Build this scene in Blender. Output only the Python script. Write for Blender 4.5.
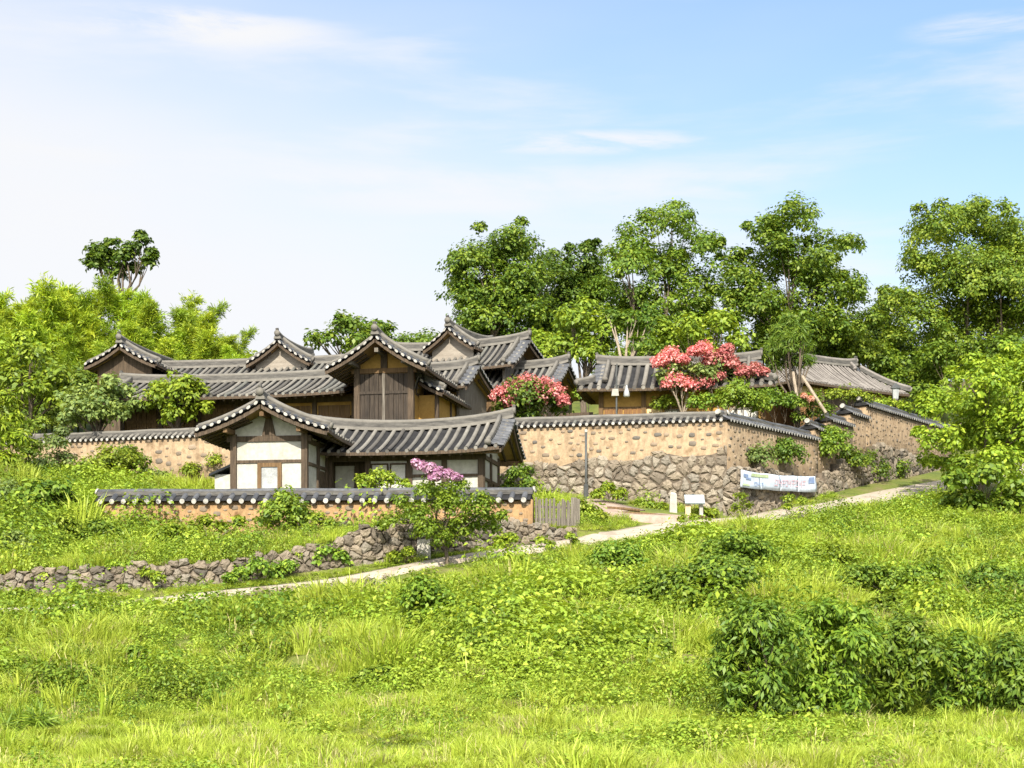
import bpy, math, random
import numpy as np
from mathutils import Vector, Matrix, noise as mnoise

# ------------------------------------------------------------------ camera, sky, sun, exposure
for o in list(bpy.data.objects):
    bpy.data.objects.remove(o)
S = bpy.context.scene
COL = S.collection
F = 1624.0      # focal length in pixels at 1024 wide
YH = 620.0      # row of the horizon

cam_d = bpy.data.cameras.new('camera')
cam = bpy.data.objects.new('camera', cam_d)
COL.objects.link(cam)
cam.location = (0, 0, 0)
cam.rotation_euler = (math.radians(90), 0, 0)
cam_d.sensor_width = 36
cam_d.lens = F * 36 / 1024
cam_d.shift_y = (YH - 384) / 1024
cam_d.clip_start = 0.5
cam_d.clip_end = 6000
S.camera = cam

SUN_DIR = Vector((-0.07, -0.81, 0.58)).normalized()
SUN_EL = math.asin(SUN_DIR.z)
SUN_ROT = math.atan2(SUN_DIR.x, SUN_DIR.y)
W = bpy.data.worlds.new('World')
S.world = W
W.use_nodes = True
wn, wl = W.node_tree.nodes, W.node_tree.links
wn.clear()
def wnode(t, **kw):
    n = wn.new(t)
    for k, v in kw.items():
        setattr(n, k, v)
    return n
def wmath(op, a, b=None, c=None, clamp=False):
    n = wn.new('ShaderNodeMath'); n.operation = op; n.use_clamp = clamp
    for i, v in enumerate((a, b, c)):
        if v is None: continue
        if isinstance(v, (int, float)): n.inputs[i].default_value = v
        else: wl.new(v, n.inputs[i])
    return n.outputs[0]
sky = wnode('ShaderNodeTexSky', sky_type='NISHITA', sun_disc=False)
sky.sun_elevation = SUN_EL; sky.sun_rotation = SUN_ROT
sky.air_density = 1.0; sky.dust_density = 0.6; sky.ozone_density = 2.0
tc = wnode('ShaderNodeTexCoord')
sep = wnode('ShaderNodeSeparateXYZ'); wl.new(tc.outputs['Generated'], sep.inputs[0])
def wnoise(scale, vec_scale, loc, detail=5, rough=0.55, dist=0.0):
    m = wnode('ShaderNodeMapping'); m.inputs['Scale'].default_value = vec_scale; m.inputs['Location'].default_value = loc
    wl.new(tc.outputs['Generated'], m.inputs[0])
    n = wnode('ShaderNodeTexNoise'); n.inputs['Scale'].default_value = scale; n.inputs['Detail'].default_value = detail
    n.inputs['Roughness'].default_value = rough; n.inputs['Distortion'].default_value = dist
    wl.new(m.outputs[0], n.inputs['Vector'])
    return n.outputs['Fac']
def wstep(x, lo, hi):
    n = wnode('ShaderNodeMapRange', interpolation_type='SMOOTHSTEP')
    n.inputs['From Min'].default_value = lo; n.inputs['From Max'].default_value = hi
    wl.new(x, n.inputs['Value'])
    return n.outputs[0]
# thin bright veil that thickens towards the horizon and towards the left of the view
big = wnoise(2.2, (1, 1, 3.2), (4.0, 1.0, 0.3), 4, 0.5)
veil_in = wmath('ADD', wmath('MULTIPLY', sep.outputs['X'], 0.38), sep.outputs['Z'])
veil_in = wmath('ADD', veil_in, wmath('MULTIPLY', wmath('SUBTRACT', big, 0.5), -0.22))
veil = wstep(veil_in, 0.425, 0.15)
streak = wstep(wnoise(3.2, (1, 1, 6.5), (0.72, 0.0, 0.31), 7, 0.55, 0.3), 0.47, 0.66)
streak = wmath('MULTIPLY', streak, 0.6)
keep = wmath('MULTIPLY', wmath('SUBTRACT', 0.90, wmath('MULTIPLY', veil, 0.86)), wmath('SUBTRACT', 1.0, streak))
# a few separate thin clouds
fine = wstep(wnoise(9.0, (1, 1, 4.5), (2.3, 1.1, 0.7), 7, 0.62, 0.5), 0.40, 0.62)
for (cx, cz, sx, sz, amt) in ((-0.178, 0.337, 0.105, 0.013, 0.95), (0.045, 0.282, 0.085, 0.0085, 0.85), (-0.060, 0.255, 0.10, 0.018, 0.6), (0.262, 0.331, 0.05, 0.010, 0.55), (0.09, 0.258, 0.12, 0.016, 0.45)):
    ex = wmath('POWER', wmath('ABSOLUTE', wmath('DIVIDE', wmath('SUBTRACT', sep.outputs['X'], cx), sx)), 2.0); ez = wmath('POWER', wmath('ABSOLUTE', wmath('DIVIDE', wmath('SUBTRACT', sep.outputs['Z'], cz), sz)), 2.0)
    keep = wmath('MULTIPLY', keep, wmath('SUBTRACT', 1.0, wmath('MULTIPLY', wmath('MULTIPLY', wstep(wmath('ADD', ex, ez), 1.0, 0.0), fine), amt)))
cloud = wmath('SUBTRACT', 1.0, keep, clamp=True)
bg = wnode('ShaderNodeBackground'); bg.inputs['Strength'].default_value = 0.084
tn = wnode('ShaderNodeMix', data_type='RGBA', blend_type='MULTIPLY'); tn.inputs[0].default_value = 1.0; tn.inputs[7].default_value = (0.84, 0.905, 0.955, 1)
wl.new(sky.outputs[0], tn.inputs[6]); wl.new(tn.outputs[2], bg.inputs['Color'])
bgc = wnode('ShaderNodeBackground'); bgc.inputs['Color'].default_value = (0.985, 0.985, 1.0, 1); bgc.inputs['Strength'].default_value = 0.385
# unseen bright haze round the sun, added behind the viewer as soft fill
dt = wnode('ShaderNodeVectorMath', operation='DOT_PRODUCT'); wl.new(tc.outputs['Generated'], dt.inputs[0]); dt.inputs[1].default_value = SUN_DIR
fill_haze = wstep(dt.outputs['Value'], 0.0, 0.95)
cloud = wmath('MAXIMUM', cloud, wmath('MULTIPLY', fill_haze, 0.9))
wl.new(wmath('ADD', 0.342, wmath('MULTIPLY', fill_haze, 0.75)), bgc.inputs['Strength'])
mixw = wnode('ShaderNodeMixShader'); wl.new(cloud, mixw.inputs[0]); wl.new(bg.outputs[0], mixw.inputs[1]); wl.new(bgc.outputs[0], mixw.inputs[2])
wo = wnode('ShaderNodeOutputWorld'); wl.new(mixw.outputs[0], wo.inputs['Surface'])

sun_d = bpy.data.lights.new('sun', 'SUN'); sun_d.energy = 3.1; sun_d.angle = math.radians(0.53); sun_d.color = (1.0, 0.93, 0.80)
sun = bpy.data.objects.new('sun', sun_d); COL.objects.link(sun)
sun.rotation_euler = (-SUN_DIR).to_track_quat('-Z', 'Y').to_euler()
sun.location = SUN_DIR * 60

S.view_settings.view_transform = 'Standard'
S.view_settings.look = 'None'
S.view_settings.gamma = 1.0
S.view_settings.use_curve_mapping = False
S.view_settings.exposure = 1.5
S.cycles.max_bounces = 6
S.cycles.diffuse_bounces = 4
S.cycles.transmission_bounces = 4
S.cycles.transparent_max_bounces = 4

# ------------------------------------------------------------------ small helpers
def at(px, py, Y):
    return np.array(((px - 512) / F * Y, Y, (YH - py) / F * Y))

def tag(o, label=None, cat=None, group=None, kind=None):
    if label: o['label'] = label
    if cat: o['category'] = cat
    if group: o['group'] = group
    if kind: o['kind'] = kind
    return o

def empty(name, loc=(0, 0, 0), rz=0.0, label=None, cat=None, group=None):
    o = bpy.data.objects.new(name, None); COL.objects.link(o)
    o.empty_display_size = 0.3
    o.location = tuple(float(v) for v in loc); o.rotation_euler = (0, 0, rz)
    return tag(o, label, cat, group)

def np_mesh(name, V, Q, mat=None, parent=None, tint=None, smooth=False, link=True):
    """numpy arrays -> one mesh object (all quads)"""
    me = bpy.data.meshes.new(name)
    V = np.ascontiguousarray(V, dtype=np.float32).reshape(-1, 3); Q = np.ascontiguousarray(Q, dtype=np.int32).reshape(-1, 4)
    me.vertices.add(len(V)); me.vertices.foreach_set('co', V.ravel())
    me.loops.add(Q.size); me.loops.foreach_set('vertex_index', Q.ravel())
    me.polygons.add(len(Q)); me.polygons.foreach_set('loop_start', np.arange(0, Q.size, 4, dtype=np.int32))
    if smooth:
        me.polygons.foreach_set('use_smooth', np.ones(len(Q), dtype=bool))
    if tint is not None:
        a = me.attributes.new('tint', 'FLOAT', 'POINT'); a.data.foreach_set('value', np.asarray(tint, dtype=np.float32))
    me.update(calc_edges=True)
    if mat: me.materials.append(mat)
    o = bpy.data.objects.new(name, me)
    if link: COL.objects.link(o)
    if parent: o.parent = parent
    return o

class MB:
    def __init__(s): s.v = []; s.f = []; s.t = []; s.ct = 0.5; s.m = []; s.cm = 0
    def add(s, vs, fs):
        n = len(s.v)
        s.v.extend([tuple(float(c) for c in p) for p in vs]); s.t.extend([s.ct] * len(vs))
        s.f.extend([tuple(i + n for i in f) for f in fs]); s.m.extend([s.cm] * len(fs))
    def box(s, x0, x1, y0, y1, z0, z1):
        s.add([(x0, y0, z0), (x1, y0, z0), (x1, y1, z0), (x0, y1, z0), (x0, y0, z1), (x1, y0, z1), (x1, y1, z1), (x0, y1, z1)],
              [(0, 3, 2, 1), (4, 5, 6, 7), (0, 1, 5, 4), (1, 2, 6, 5), (2, 3, 7, 6), (3, 0, 4, 7)])
    def bar(s, p0, p1, w, h, up=(0, 0, 1)):
        p0 = Vector(p0); p1 = Vector(p1); d = (p1 - p0).normalized(); u = Vector(up)
        if abs(d.dot(u)) > 0.98: u = Vector((0, 1, 0))
        r = d.cross(u).normalized() * (w / 2); u = r.normalized().cross(d).normalized() * (h / 2)
        vs = [p0 - r - u, p0 + r - u, p0 + r + u, p0 - r + u, p1 - r - u, p1 + r - u, p1 + r + u, p1 - r + u]
        s.add(vs, [(0, 1, 2, 3)[::-1], (4, 5, 6, 7), (0, 1, 5, 4), (1, 2, 6, 5), (2, 3, 7, 6), (3, 0, 4, 7)])
    def tube(s, pts, radii, n=6, cap=True):
        pts = [Vector(p) for p in pts]
        if isinstance(radii, (int, float)): radii = [radii] * len(pts)
        rings = []
        for i, p in enumerate(pts):
            d = (pts[min(i + 1, len(pts) - 1)] - pts[max(i - 1, 0)]).normalized()
            ref = Vector((0, 0, 1)) if abs(d.z) < 0.9 else Vector((1, 0, 0))
            a = d.cross(ref).normalized(); b = a.cross(d).normalized()
            rings.append([p + (a * math.cos(2 * math.pi * k / n) + b * math.sin(2 * math.pi * k / n)) * radii[i] for k in range(n)])
        vs = [q for r in rings for q in r]; fs = []
        for i in range(len(pts) - 1):
            for k in range(n):
                fs.append((i * n + k, i * n + (k + 1) % n, (i + 1) * n + (k + 1) % n, (i + 1) * n + k))
        if cap:
            fs.append(tuple(range(n))[::-1]); fs.append(tuple((len(pts) - 1) * n + k for k in range(n)))
        s.add(vs, fs)
    def extrude(s, path, prof, side):
        """profile (side, up) pairs swept along a path, side = horizontal unit vector"""
        n = len(prof); vs = []; sd = Vector(side)
        for p in path:
            p = Vector(p)
            for (a, b) in prof: vs.append(p + sd * a + Vector((0, 0, b)))
        fs = []
        for i in range(len(path) - 1):
            for k in range(n):
                fs.append((i * n + k, i * n + (k + 1) % n, (i + 1) * n + (k + 1) % n, (i + 1) * n + k))
        fs.append(tuple(range(n))[::-1]); fs.append(tuple((len(path) - 1) * n + k for k in range(n)))
        s.add(vs, fs)
    def build(s, name, mat, parent=None, smooth=False):
        me = bpy.data.meshes.new(name)
        me.from_pydata(s.v, [], s.f)
        a = me.attributes.new('tint', 'FLOAT', 'POINT'); a.data.foreach_set('value', np.asarray(s.t, dtype=np.float32))
        if smooth: me.polygons.foreach_set('use_smooth', [True] * len(me.polygons))
        for q in (mat if isinstance(mat, (list, tuple)) else [mat]): me.materials.append(q)
        if isinstance(mat, (list, tuple)): me.polygons.foreach_set('material_index', s.m)
        me.update()
        o = bpy.data.objects.new(name, me); COL.objects.link(o)
        if parent: o.parent = parent
        return o

# ------------------------------------------------------------------ materials
def new_mat(name):
    m = bpy.data.materials.new(name); m.use_nodes = True
    nt = m.node_tree; nt.nodes.clear()
    return m, nt.nodes, nt.links
def ramp(nodes, links, fac, stops):
    r = nodes.new('ShaderNodeValToRGB'); e = r.color_ramp.elements
    while len(e) < len(stops): e.new(0.5)
    for el, (p, c) in zip(e, stops): el.position = p; el.color = (*c, 1)
    links.new(fac, r.inputs[0]); return r.outputs[0]
def nz(nodes, links, scale, detail=4, rough=0.6, coord='Object', stretch=None, seed=(0, 0, 0)):
    t = nodes.new('ShaderNodeTexCoord')
    mp = nodes.new('ShaderNodeMapping'); links.new(t.outputs[coord], mp.inputs[0])
    if stretch: mp.inputs['Scale'].default_value = stretch
    mp.inputs['Location'].default_value = seed
    n = nodes.new('ShaderNodeTexNoise'); n.inputs['Scale'].default_value = scale; n.inputs['Detail'].default_value = detail; n.inputs['Roughness'].default_value = rough
    links.new(mp.outputs[0], n.inputs['Vector']); return n.outputs['Fac']
def mixc(nodes, links, fac, a, b, mode='MIX'):
    n = nodes.new('ShaderNodeMix'); n.data_type = 'RGBA'; n.blend_type = mode
    for k, v in ((0, fac), (6, a), (7, b)):
        if isinstance(v, (int, float)): n.inputs[k].default_value = v
        elif isinstance(v, tuple): n.inputs[k].default_value = (*v, 1)
        else: links.new(v, n.inputs[k])
    return n.outputs[2]
def finish(m, nodes, links, col, rough=0.85, bump=None, bstr=0.3, bdist=0.03, spec=0.3):
    p = nodes.new('ShaderNodeBsdfPrincipled')
    if isinstance(col, tuple): p.inputs['Base Color'].default_value = (*col, 1)
    else: links.new(col, p.inputs['Base Color'])
    p.inputs['Roughness'].default_value = rough; p.inputs['Specular IOR Level'].default_value = spec
    if bump is not None:
        b = nodes.new('ShaderNodeBump'); b.inputs['Strength'].default_value = bstr; b.inputs['Distance'].default_value = bdist
        links.new(bump, b.inputs['Height']); links.new(b.outputs[0], p.inputs['Normal'])
    o = nodes.new('ShaderNodeOutputMaterial'); links.new(p.outputs[0], o.inputs[0])
    return m
def mottled(name, c1, c2, scale=3, c3=None, rough=0.85, bstr=0.3, stretch=None, detail=5, spec=0.3, fine=20, streak=0):
    m, n, l = new_mat(name)
    a = nz(n, l, scale, detail, 0.65, stretch=stretch)
    stops = [(0.32, c1), (0.68, c2)] if c3 is None else [(0.3, c1), (0.5, c2), (0.72, c3)]
    c = ramp(n, l, a, stops)
    b = nz(n, l, fine, 4, 0.7, stretch=stretch, seed=(3, 1, 7))
    c = mixc(n, l, 0.35, c, ramp(n, l, b, [(0.35, (0.55, 0.55, 0.55)), (0.65, (1.25, 1.25, 1.25))]), 'MULTIPLY')
    if streak:      # rain streaks and damp patches
        s_ = nz(n, l, 2.2, 5, 0.7, stretch=(2.2, 2.2, .5), seed=(9, 2, 4))
        c = mixc(n, l, streak, c, ramp(n, l, s_, [(0.36, (0.48, 0.45, 0.42)), (0.52, (1.0, 1.0, 1.0)), (0.75, (1.12, 1.1, 1.06))]), 'MULTIPLY')
    return finish(m, n, l, c, rough, b, bstr, 0.02, spec)
def tinted(name, stops, scale=8, rough=0.9, bstr=0.5, dark=0.55):
    """per piece colour from the 'tint' attribute, mottled"""
    m, n, l = new_mat(name)
    at_ = n.new('ShaderNodeAttribute'); at_.attribute_name = 'tint'
    c = ramp(n, l, at_.outputs['Fac'], stops)
    b = nz(n, l, scale, 6, 0.7)
    c = mixc(n, l, 0.55, c, ramp(n, l, b, [(0.3, (dark,) * 3), (0.7, (1.3, 1.3, 1.3))]), 'MULTIPLY')
    return finish(m, n, l, c, rough, b, bstr, 0.03)
def wood(name, c1, c2, stretch=(9, 9, 0.7), rough=0.8):
    return mottled(name, c1, c2, 2.2, rough=rough, stretch=stretch, bstr=0.5, fine=9)

M = {}
M['rib'] = tinted('tile_ridge_clay', [(0.0, (0.07, 0.064, 0.056)), (0.3, (0.122, 0.114, 0.099)), (0.6, (0.148, 0.137, 0.118)), (0.85, (0.19, 0.177, 0.152)), (1.0, (0.105, 0.107, 0.094))], 3, 0.85, .3, .5)
M['chan'] = mottled('tile_channel_clay', (0.012, 0.012, 0.013), (0.035, 0.035, 0.036), 2.0, rough=0.85, fine=12, spec=0.15)  # same clay as the ribs, with the shade of the channels painted in
M['ridge'] = mottled('ridge_clay', (0.04, 0.038, 0.035), (0.115, 0.108, 0.096), 2.4, rough=0.8, fine=12, stretch=(1, 1, 5))
M['ribg'] = mottled('brown_tile_ridge_clay', (0.125, 0.112, 0.10), (0.215, 0.195, 0.175), 1.6, rough=0.75, fine=14)
M['changray'] = mottled('brown_tile_channel_clay', (0.075, 0.067, 0.06), (0.13, 0.118, 0.105), 2.0, rough=0.75, fine=12)  # brown rib clay darkened, channel shade put into the colour
M['dark_tile'] = mottled('dark_cap_clay', (0.035, 0.038, 0.045), (0.11, 0.113, 0.12), 2.2, rough=0.6, fine=12)
M['lime'] = mottled('lime_plaster_tile_ends', (0.20, 0.19, 0.17), (0.40, 0.385, 0.35), 5.0, fine=9)
M['white'] = mottled('white_plaster', (0.345, 0.33, 0.285), (0.43, 0.42, 0.375), 1.3, fine=7, bstr=0.15, streak=.2)
M['ochre'] = mottled('ochre_plaster', (0.27, 0.155, 0.035), (0.39, 0.24, 0.065), 1.5, fine=9, bstr=0.15)
M['sand'] = mottled('sandy_plaster', (0.50, 0.36, 0.20), (0.62, 0.47, 0.29), 1.5, fine=9, bstr=0.15)
M['brick'] = mottled('pale_gable_clay', (0.20, 0.172, 0.14), (0.30, 0.265, 0.22), 2.2, fine=16, stretch=(1, 1, 4))
M['wood'] = wood('weathered_dark_timber', (0.034, 0.024, 0.015), (0.105, 0.074, 0.048))
M['wood2'] = wood('brown_timber', (0.075, 0.043, 0.019), (0.175, 0.108, 0.050))
M['door'] = wood('old_door_planks', (0.016, 0.012, 0.009), (0.062, 0.047, 0.034))
M['wood3'] = wood('orange_timber', (0.13, 0.062, 0.024), (0.22, 0.115, 0.046))
M['woodg'] = wood('grey_timber', (0.07, 0.06, 0.047), (0.19, 0.168, 0.138))
M['rafter'] = wood('rafter_timber', (0.10, 0.065, 0.03), (0.22, 0.145, 0.07), stretch=(3, 3, 3))
M['soffit'] = mottled('soffit_clay', (0.22, 0.135, 0.05), (0.36, 0.235, 0.095), 2.0)
M['paper'] = mottled('door_paper', (0.42, 0.41, 0.38), (0.55, 0.54, 0.50), 2.0, fine=12, bstr=0.05)
M['glass'] = mottled('window_paper_glass', (0.20, 0.21, 0.21), (0.36, 0.37, 0.36), 3, rough=0.25, bstr=0.02)
M['stone'] = tinted('field_stone', [(0.0, (0.082, 0.072, 0.058)), (0.25, (0.175, 0.143, 0.106)), (0.5, (0.235, 0.193, 0.14)), (0.75, (0.19, 0.168, 0.135)), (1.0, (0.30, 0.258, 0.198))], 11, bstr=.9, dark=.4)
M['cobble'] = tinted('embedded_cobble', [(0.0, (0.10, 0.092, 0.08)), (0.35, (0.16, 0.128, 0.095)), (0.7, (0.205, 0.155, 0.108)), (1.0, (0.26, 0.20, 0.142))], 9)
M['joint'] = mottled('wall_joint_soil', (0.05, 0.04, 0.028), (0.13, 0.10, 0.07), 6)
M['earthwall'] = mottled('clay_wall', (0.165, 0.108, 0.058), (0.30, 0.222, 0.138), 2.6, (0.235, 0.163, 0.095), fine=11, bstr=0.9, streak=.55)
M['earthwall2'] = mottled('clay_wall_tan', (0.165, 0.088, 0.036), (0.29, 0.185, 0.09), 3.0, (0.225, 0.13, 0.06), fine=11, bstr=0.9, streak=.5)
M['earthwall3'] = mottled('clay_wall_brown', (0.18, 0.125, 0.075), (0.31, 0.235, 0.15), 2.4, fine=11, bstr=0.8, streak=.5)
M['path'] = mottled('pale_path_concrete', (0.25, 0.205, 0.155), (0.39, 0.335, 0.265), 1.4, (0.32, 0.27, 0.21), fine=14, bstr=0.5)
M['ramp'] = mottled('pinkish_earth_paving', (0.24, 0.178, 0.135), (0.36, 0.28, 0.225), 1.6, fine=8, bstr=0.5)
M['metal'] = mottled('grey_painted_steel', (0.045, 0.048, 0.046), (0.09, 0.093, 0.09), 3, rough=0.5, bstr=0.05)
M['lampwhite'] = mottled('white_enamel', (0.27, 0.285, 0.285), (0.36, 0.37, 0.37), 3, rough=0.4, bstr=0.02)
M['granite'] = mottled('pale_granite', (0.25, 0.235, 0.205), (0.38, 0.36, 0.315), 5, fine=25, bstr=0.3)
M['signblue'] = mottled('sign_pale_board', (0.29, 0.34, 0.37), (0.37, 0.42, 0.45), 2, rough=0.5, bstr=0.02)
M['cloth'] = mottled('banner_pale_blue_cloth', (0.40, 0.46, 0.55), (0.52, 0.57, 0.64), 1.6, rough=0.7, bstr=0.1, fine=5)
M['red'] = mottled('banner_red_print', (0.52, 0.34, 0.39), (0.56, 0.42, 0.47), 6, bstr=0.02)
M['blue'] = mottled('banner_blue_print', (0.14, 0.20, 0.36), (0.24, 0.31, 0.46), 6, bstr=0.02)
M['green'] = mottled('banner_green_print', (0.32, 0.40, 0.22), (0.42, 0.49, 0.30), 6, bstr=0.02)
M['bark'] = mottled('bark', (0.055, 0.042, 0.03), (0.16, 0.125, 0.09), 4, stretch=(3, 3, 0.6), fine=16, bstr=0.8)
M['barkpale'] = mottled('pale_bark', (0.20, 0.16, 0.115), (0.36, 0.30, 0.23), 4, stretch=(3, 3, 0.6), fine=16, bstr=0.6)

def leafmat(name, dark, mid, light, trans=0.35, rough=0.5, spec=0.35, patch=0.0, patchcol=(0.3, 0.3, 0.05), pscale=0.35):
    """leaf colours differ from leaf to leaf (tint attribute); a part of the light passes through"""
    m, n, l = new_mat(name)
    a = n.new('ShaderNodeAttribute'); a.attribute_name = 'tint'
    oi = n.new('ShaderNodeObjectInfo')
    c = ramp(n, l, a.outputs['Fac'], [(0.0, dark), (0.5, mid), (1.0, light)])
    hs = n.new('ShaderNodeHueSaturation'); l.new(c, hs.inputs['Color'])
    mr = n.new('ShaderNodeMapRange'); mr.inputs['To Min'].default_value = 0.78; mr.inputs['To Max'].default_value = 1.2
    l.new(oi.outputs['Random'], mr.inputs['Value']); l.new(mr.outputs[0], hs.inputs['Value'])
    mh = n.new('ShaderNodeMath'); mh.operation = 'MULTIPLY_ADD'; mh.inputs[1].default_value = -0.018; mh.inputs[2].default_value = 0.509
    pw = n.new('ShaderNodeMath'); pw.operation = 'FRACT'; ml = n.new('ShaderNodeMath'); ml.operation = 'MULTIPLY'; ml.inputs[1].default_value = 7.31
    l.new(oi.outputs['Random'], ml.inputs[0]); l.new(ml.outputs[0], pw.inputs[0]); l.new(pw.outputs[0], mh.inputs[0]); l.new(mh.outputs[0], hs.inputs['Hue'])
    c = hs.outputs[0]
    if patch:
        g = n.new('ShaderNodeNewGeometry')
        t = n.new('ShaderNodeTexNoise'); t.inputs['Scale'].default_value = pscale; t.inputs['Detail'].default_value = 4; t.inputs['Roughness'].default_value = 0.65
        l.new(g.outputs['Position'], t.inputs['Vector'])
        f = n.new('ShaderNodeMapRange'); f.inputs['From Min'].default_value = 0.42; f.inputs['From Max'].default_value = 0.62; f.inputs['To Max'].default_value = patch
        l.new(t.outputs['Fac'], f.inputs['Value'])
        c = mixc(n, l, f.outputs[0], c, patchcol)
    p = n.new('ShaderNodeBsdfPrincipled'); l.new(c, p.inputs['Base Color'])
    p.inputs['Roughness'].default_value = rough; p.inputs['Specular IOR Level'].default_value = spec
    tr = n.new('ShaderNodeBsdfTranslucent')
    tcx = mixc(n, l, 1.0, c, (1.25, 1.15, 0.55), 'MULTIPLY'); l.new(tcx, tr.inputs['Color'])
    mx = n.new('ShaderNodeMixShader'); mx.inputs[0].default_value = trans
    l.new(p.outputs[0], mx.inputs[1]); l.new(tr.outputs[0], mx.inputs[2])
    o = n.new('ShaderNodeOutputMaterial'); l.new(mx.outputs[0], o.inputs[0])
    return m
L = {}
L['oak'] = leafmat('oak_leaf', (0.062, 0.13, 0.014), (0.138, 0.225, 0.022), (0.255, 0.33, 0.034))
L['oakdark'] = leafmat('deep_green_leaf', (0.045, 0.095, 0.012), (0.105, 0.175, 0.018), (0.2, 0.265, 0.024))
L['lime'] = leafmat('lime_leaf', (0.098, 0.17, 0.013), (0.2, 0.285, 0.022), (0.34, 0.405, 0.036))
L['mid'] = leafmat('mid_green_leaf', (0.075, 0.14, 0.014), (0.155, 0.24, 0.022), (0.27, 0.34, 0.03))
L['bush'] = leafmat('shrub_leaf', (0.068, 0.14, 0.018), (0.15, 0.245, 0.026), (0.28, 0.365, 0.036))
L['grey'] = leafmat('grey_green_leaf', (0.08, 0.13, 0.035), (0.155, 0.21, 0.055), (0.27, 0.32, 0.08))
L['bamboo'] = leafmat('bamboo_leaf', (0.13, 0.22, 0.015), (0.26, 0.36, 0.022), (0.42, 0.48, 0.035))
L['pine'] = leafmat('pine_needle', (0.045, 0.1, 0.01), (0.1, 0.18, 0.016), (0.19, 0.27, 0.026))
L['grass'] = leafmat('grass_blade', (0.18, 0.26, 0.022), (0.315, 0.41, 0.04), (0.48, 0.54, 0.09), patch=0.35, patchcol=(0.45, 0.50, 0.08))
L['weed'] = leafmat('weed_leaf', (0.14, 0.23, 0.022), (0.25, 0.365, 0.035), (0.4, 0.48, 0.06), patch=0.3, patchcol=(0.36, 0.45, 0.055), pscale=0.5)
L['straw'] = leafmat('seed_head', (0.30, 0.26, 0.10), (0.42, 0.37, 0.16), (0.55, 0.48, 0.24), trans=0.2)
L['dry'] = leafmat('dry_grass_blade', (0.22, 0.20, 0.07), (0.34, 0.32, 0.12), (0.46, 0.43, 0.20), trans=0.25)
L['coral'] = leafmat('coral_blossom', (0.4, 0.09, 0.09), (0.56, 0.18, 0.17), (0.7, 0.36, 0.32), trans=0.3)
L['pink'] = leafmat('pink_blossom', (0.4, 0.17, 0.33), (0.52, 0.28, 0.44), (0.66, 0.46, 0.58), trans=0.3)
L['palepink'] = leafmat('pale_pink_blossom', (0.55, 0.27, 0.20), (0.68, 0.38, 0.28), (0.78, 0.54, 0.40), trans=0.3)

# ------------------------------------------------------------------ terrain
class TPS:
    def __init__(s, pts, lam=0.02):
        P = np.array(pts, float); s.P = P[:, :2] / 20.0; n = len(P)
        K = s.k(s.P, s.P) + lam * np.eye(n); A = np.zeros((n + 3, n + 3)); A[:n, :n] = K
        A[:n, n] = 1; A[:n, n + 1:] = s.P; A[n:, :n] = A[:n, n:].T
        s.w = np.linalg.solve(A, np.concatenate([P[:, 2], np.zeros(3)]))
    def k(s, a, b):
        d2 = ((a[:, None, :] - b[None, :, :]) ** 2).sum(2)
        return 0.5 * d2 * np.log(d2 + 1e-9)
    def __call__(s, X, Y):
        sh = np.shape(X); q = np.stack([np.ravel(X), np.ravel(Y)], 1) / 20.0; out = np.empty(len(q))
        for i in range(0, len(q), 20000):
            c = q[i:i + 20000]; out[i:i + 20000] = s.k(c, s.P) @ s.w[:-3] + s.w[-3] + c @ s.w[-2:]
        return out.reshape(sh)

PATH = [(-420, 612, 38.5, .8), (-150, 613, 40.5, .8), (0, 611, 41.4, .8), (130, 603, 42.3, .85), (220, 591, 42.9, .85), (300, 582.5, 43.4, .8), (350, 576, 43.9, .8), (470, 555.5, 45.9, .85),
        (560, 543, 48.4, 1.0), (640, 531.5, 51.0, 1.25), (720, 521, 54.0, 1.8), (785, 511.5, 57.0, 2.0), (850, 503, 60.3, 2.1), (930, 486, 66.7, 2.4), (1010, 470, 76, 2.4), (1090, 462, 88, 2.4)]
ALINE = [(-420, 40.2, .4), (0, 43.2, .72), (130, 43.7, .78), (230, 44.1, .66), (330, 45.0, .80), (365, 45.4, 1.15), (470, 47.0, .95), (530, 48.3, .62), (575, 49.6, .3)]
low = []
for X in (-30, -15, 0, 15, 30):
    for Y in (0, 10, 20, 25): low.append((X, Y, -1.8))
for px in (-300, 0, 300, 600):
    for py, Y in ((728, 27.5), (690, 30), (653, 33.2), (630, 36.5)): low.append(at(px, py, Y))
for (px, py, Y) in [(0, 620, 39.5), (130, 615, 40.9), (130, 620, 39), (230, 607, 41.4), (230, 613, 40), (300, 603.5, 42.0), (375, 601, 42.6), (470, 575, 43), (470, 563, 45), (470, 596, 40), (640, 562, 47), (640, 592, 42), (640, 620, 38),
                    (850, 514, 57.5), (850, 542, 51.5), (850, 571, 46.5), (850, 600, 42), (850, 630, 38), (850, 662, 35), (850, 703, 31),
                    (1010, 520, 60), (1010, 546, 52), (1010, 576, 46), (1010, 606, 41), (1010, 640, 37), (1010, 690, 32), (930, 500, 62),
                    (1250, 520, 60), (1250, 546, 52), (1250, 606, 41), (1250, 690, 32), (740, 535, 51), (740, 575, 45)]:
    low.append(at(px, py, Y))
for p in PATH:
    low.append(at(*p[:3]))
ramp_pts = [at(575, 536, 49.9), at(600, 521, 52), at(690, 513, 54.8), at(590, 503, 55), at(625, 506, 55.4), at(650, 506, 56.2), at(705, 517, 55.7), at(727, 517.5, 55.6), at(745, 514, 56.8), at(780, 505, 59.0), at(815, 497, 61.2), at(860, 487, 65.0), at(915, 474, 71.5), at(985, 455, 78)]
low += [tuple(p) for p in ramp_pts]
ZLOW = TPS(low)
mid = [tuple(p) for p in ramp_pts]
def interp(px, table, k):
    xs = [t[0] for t in table]
    return float(np.interp(px, xs, [t[k] for t in table]))
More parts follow.
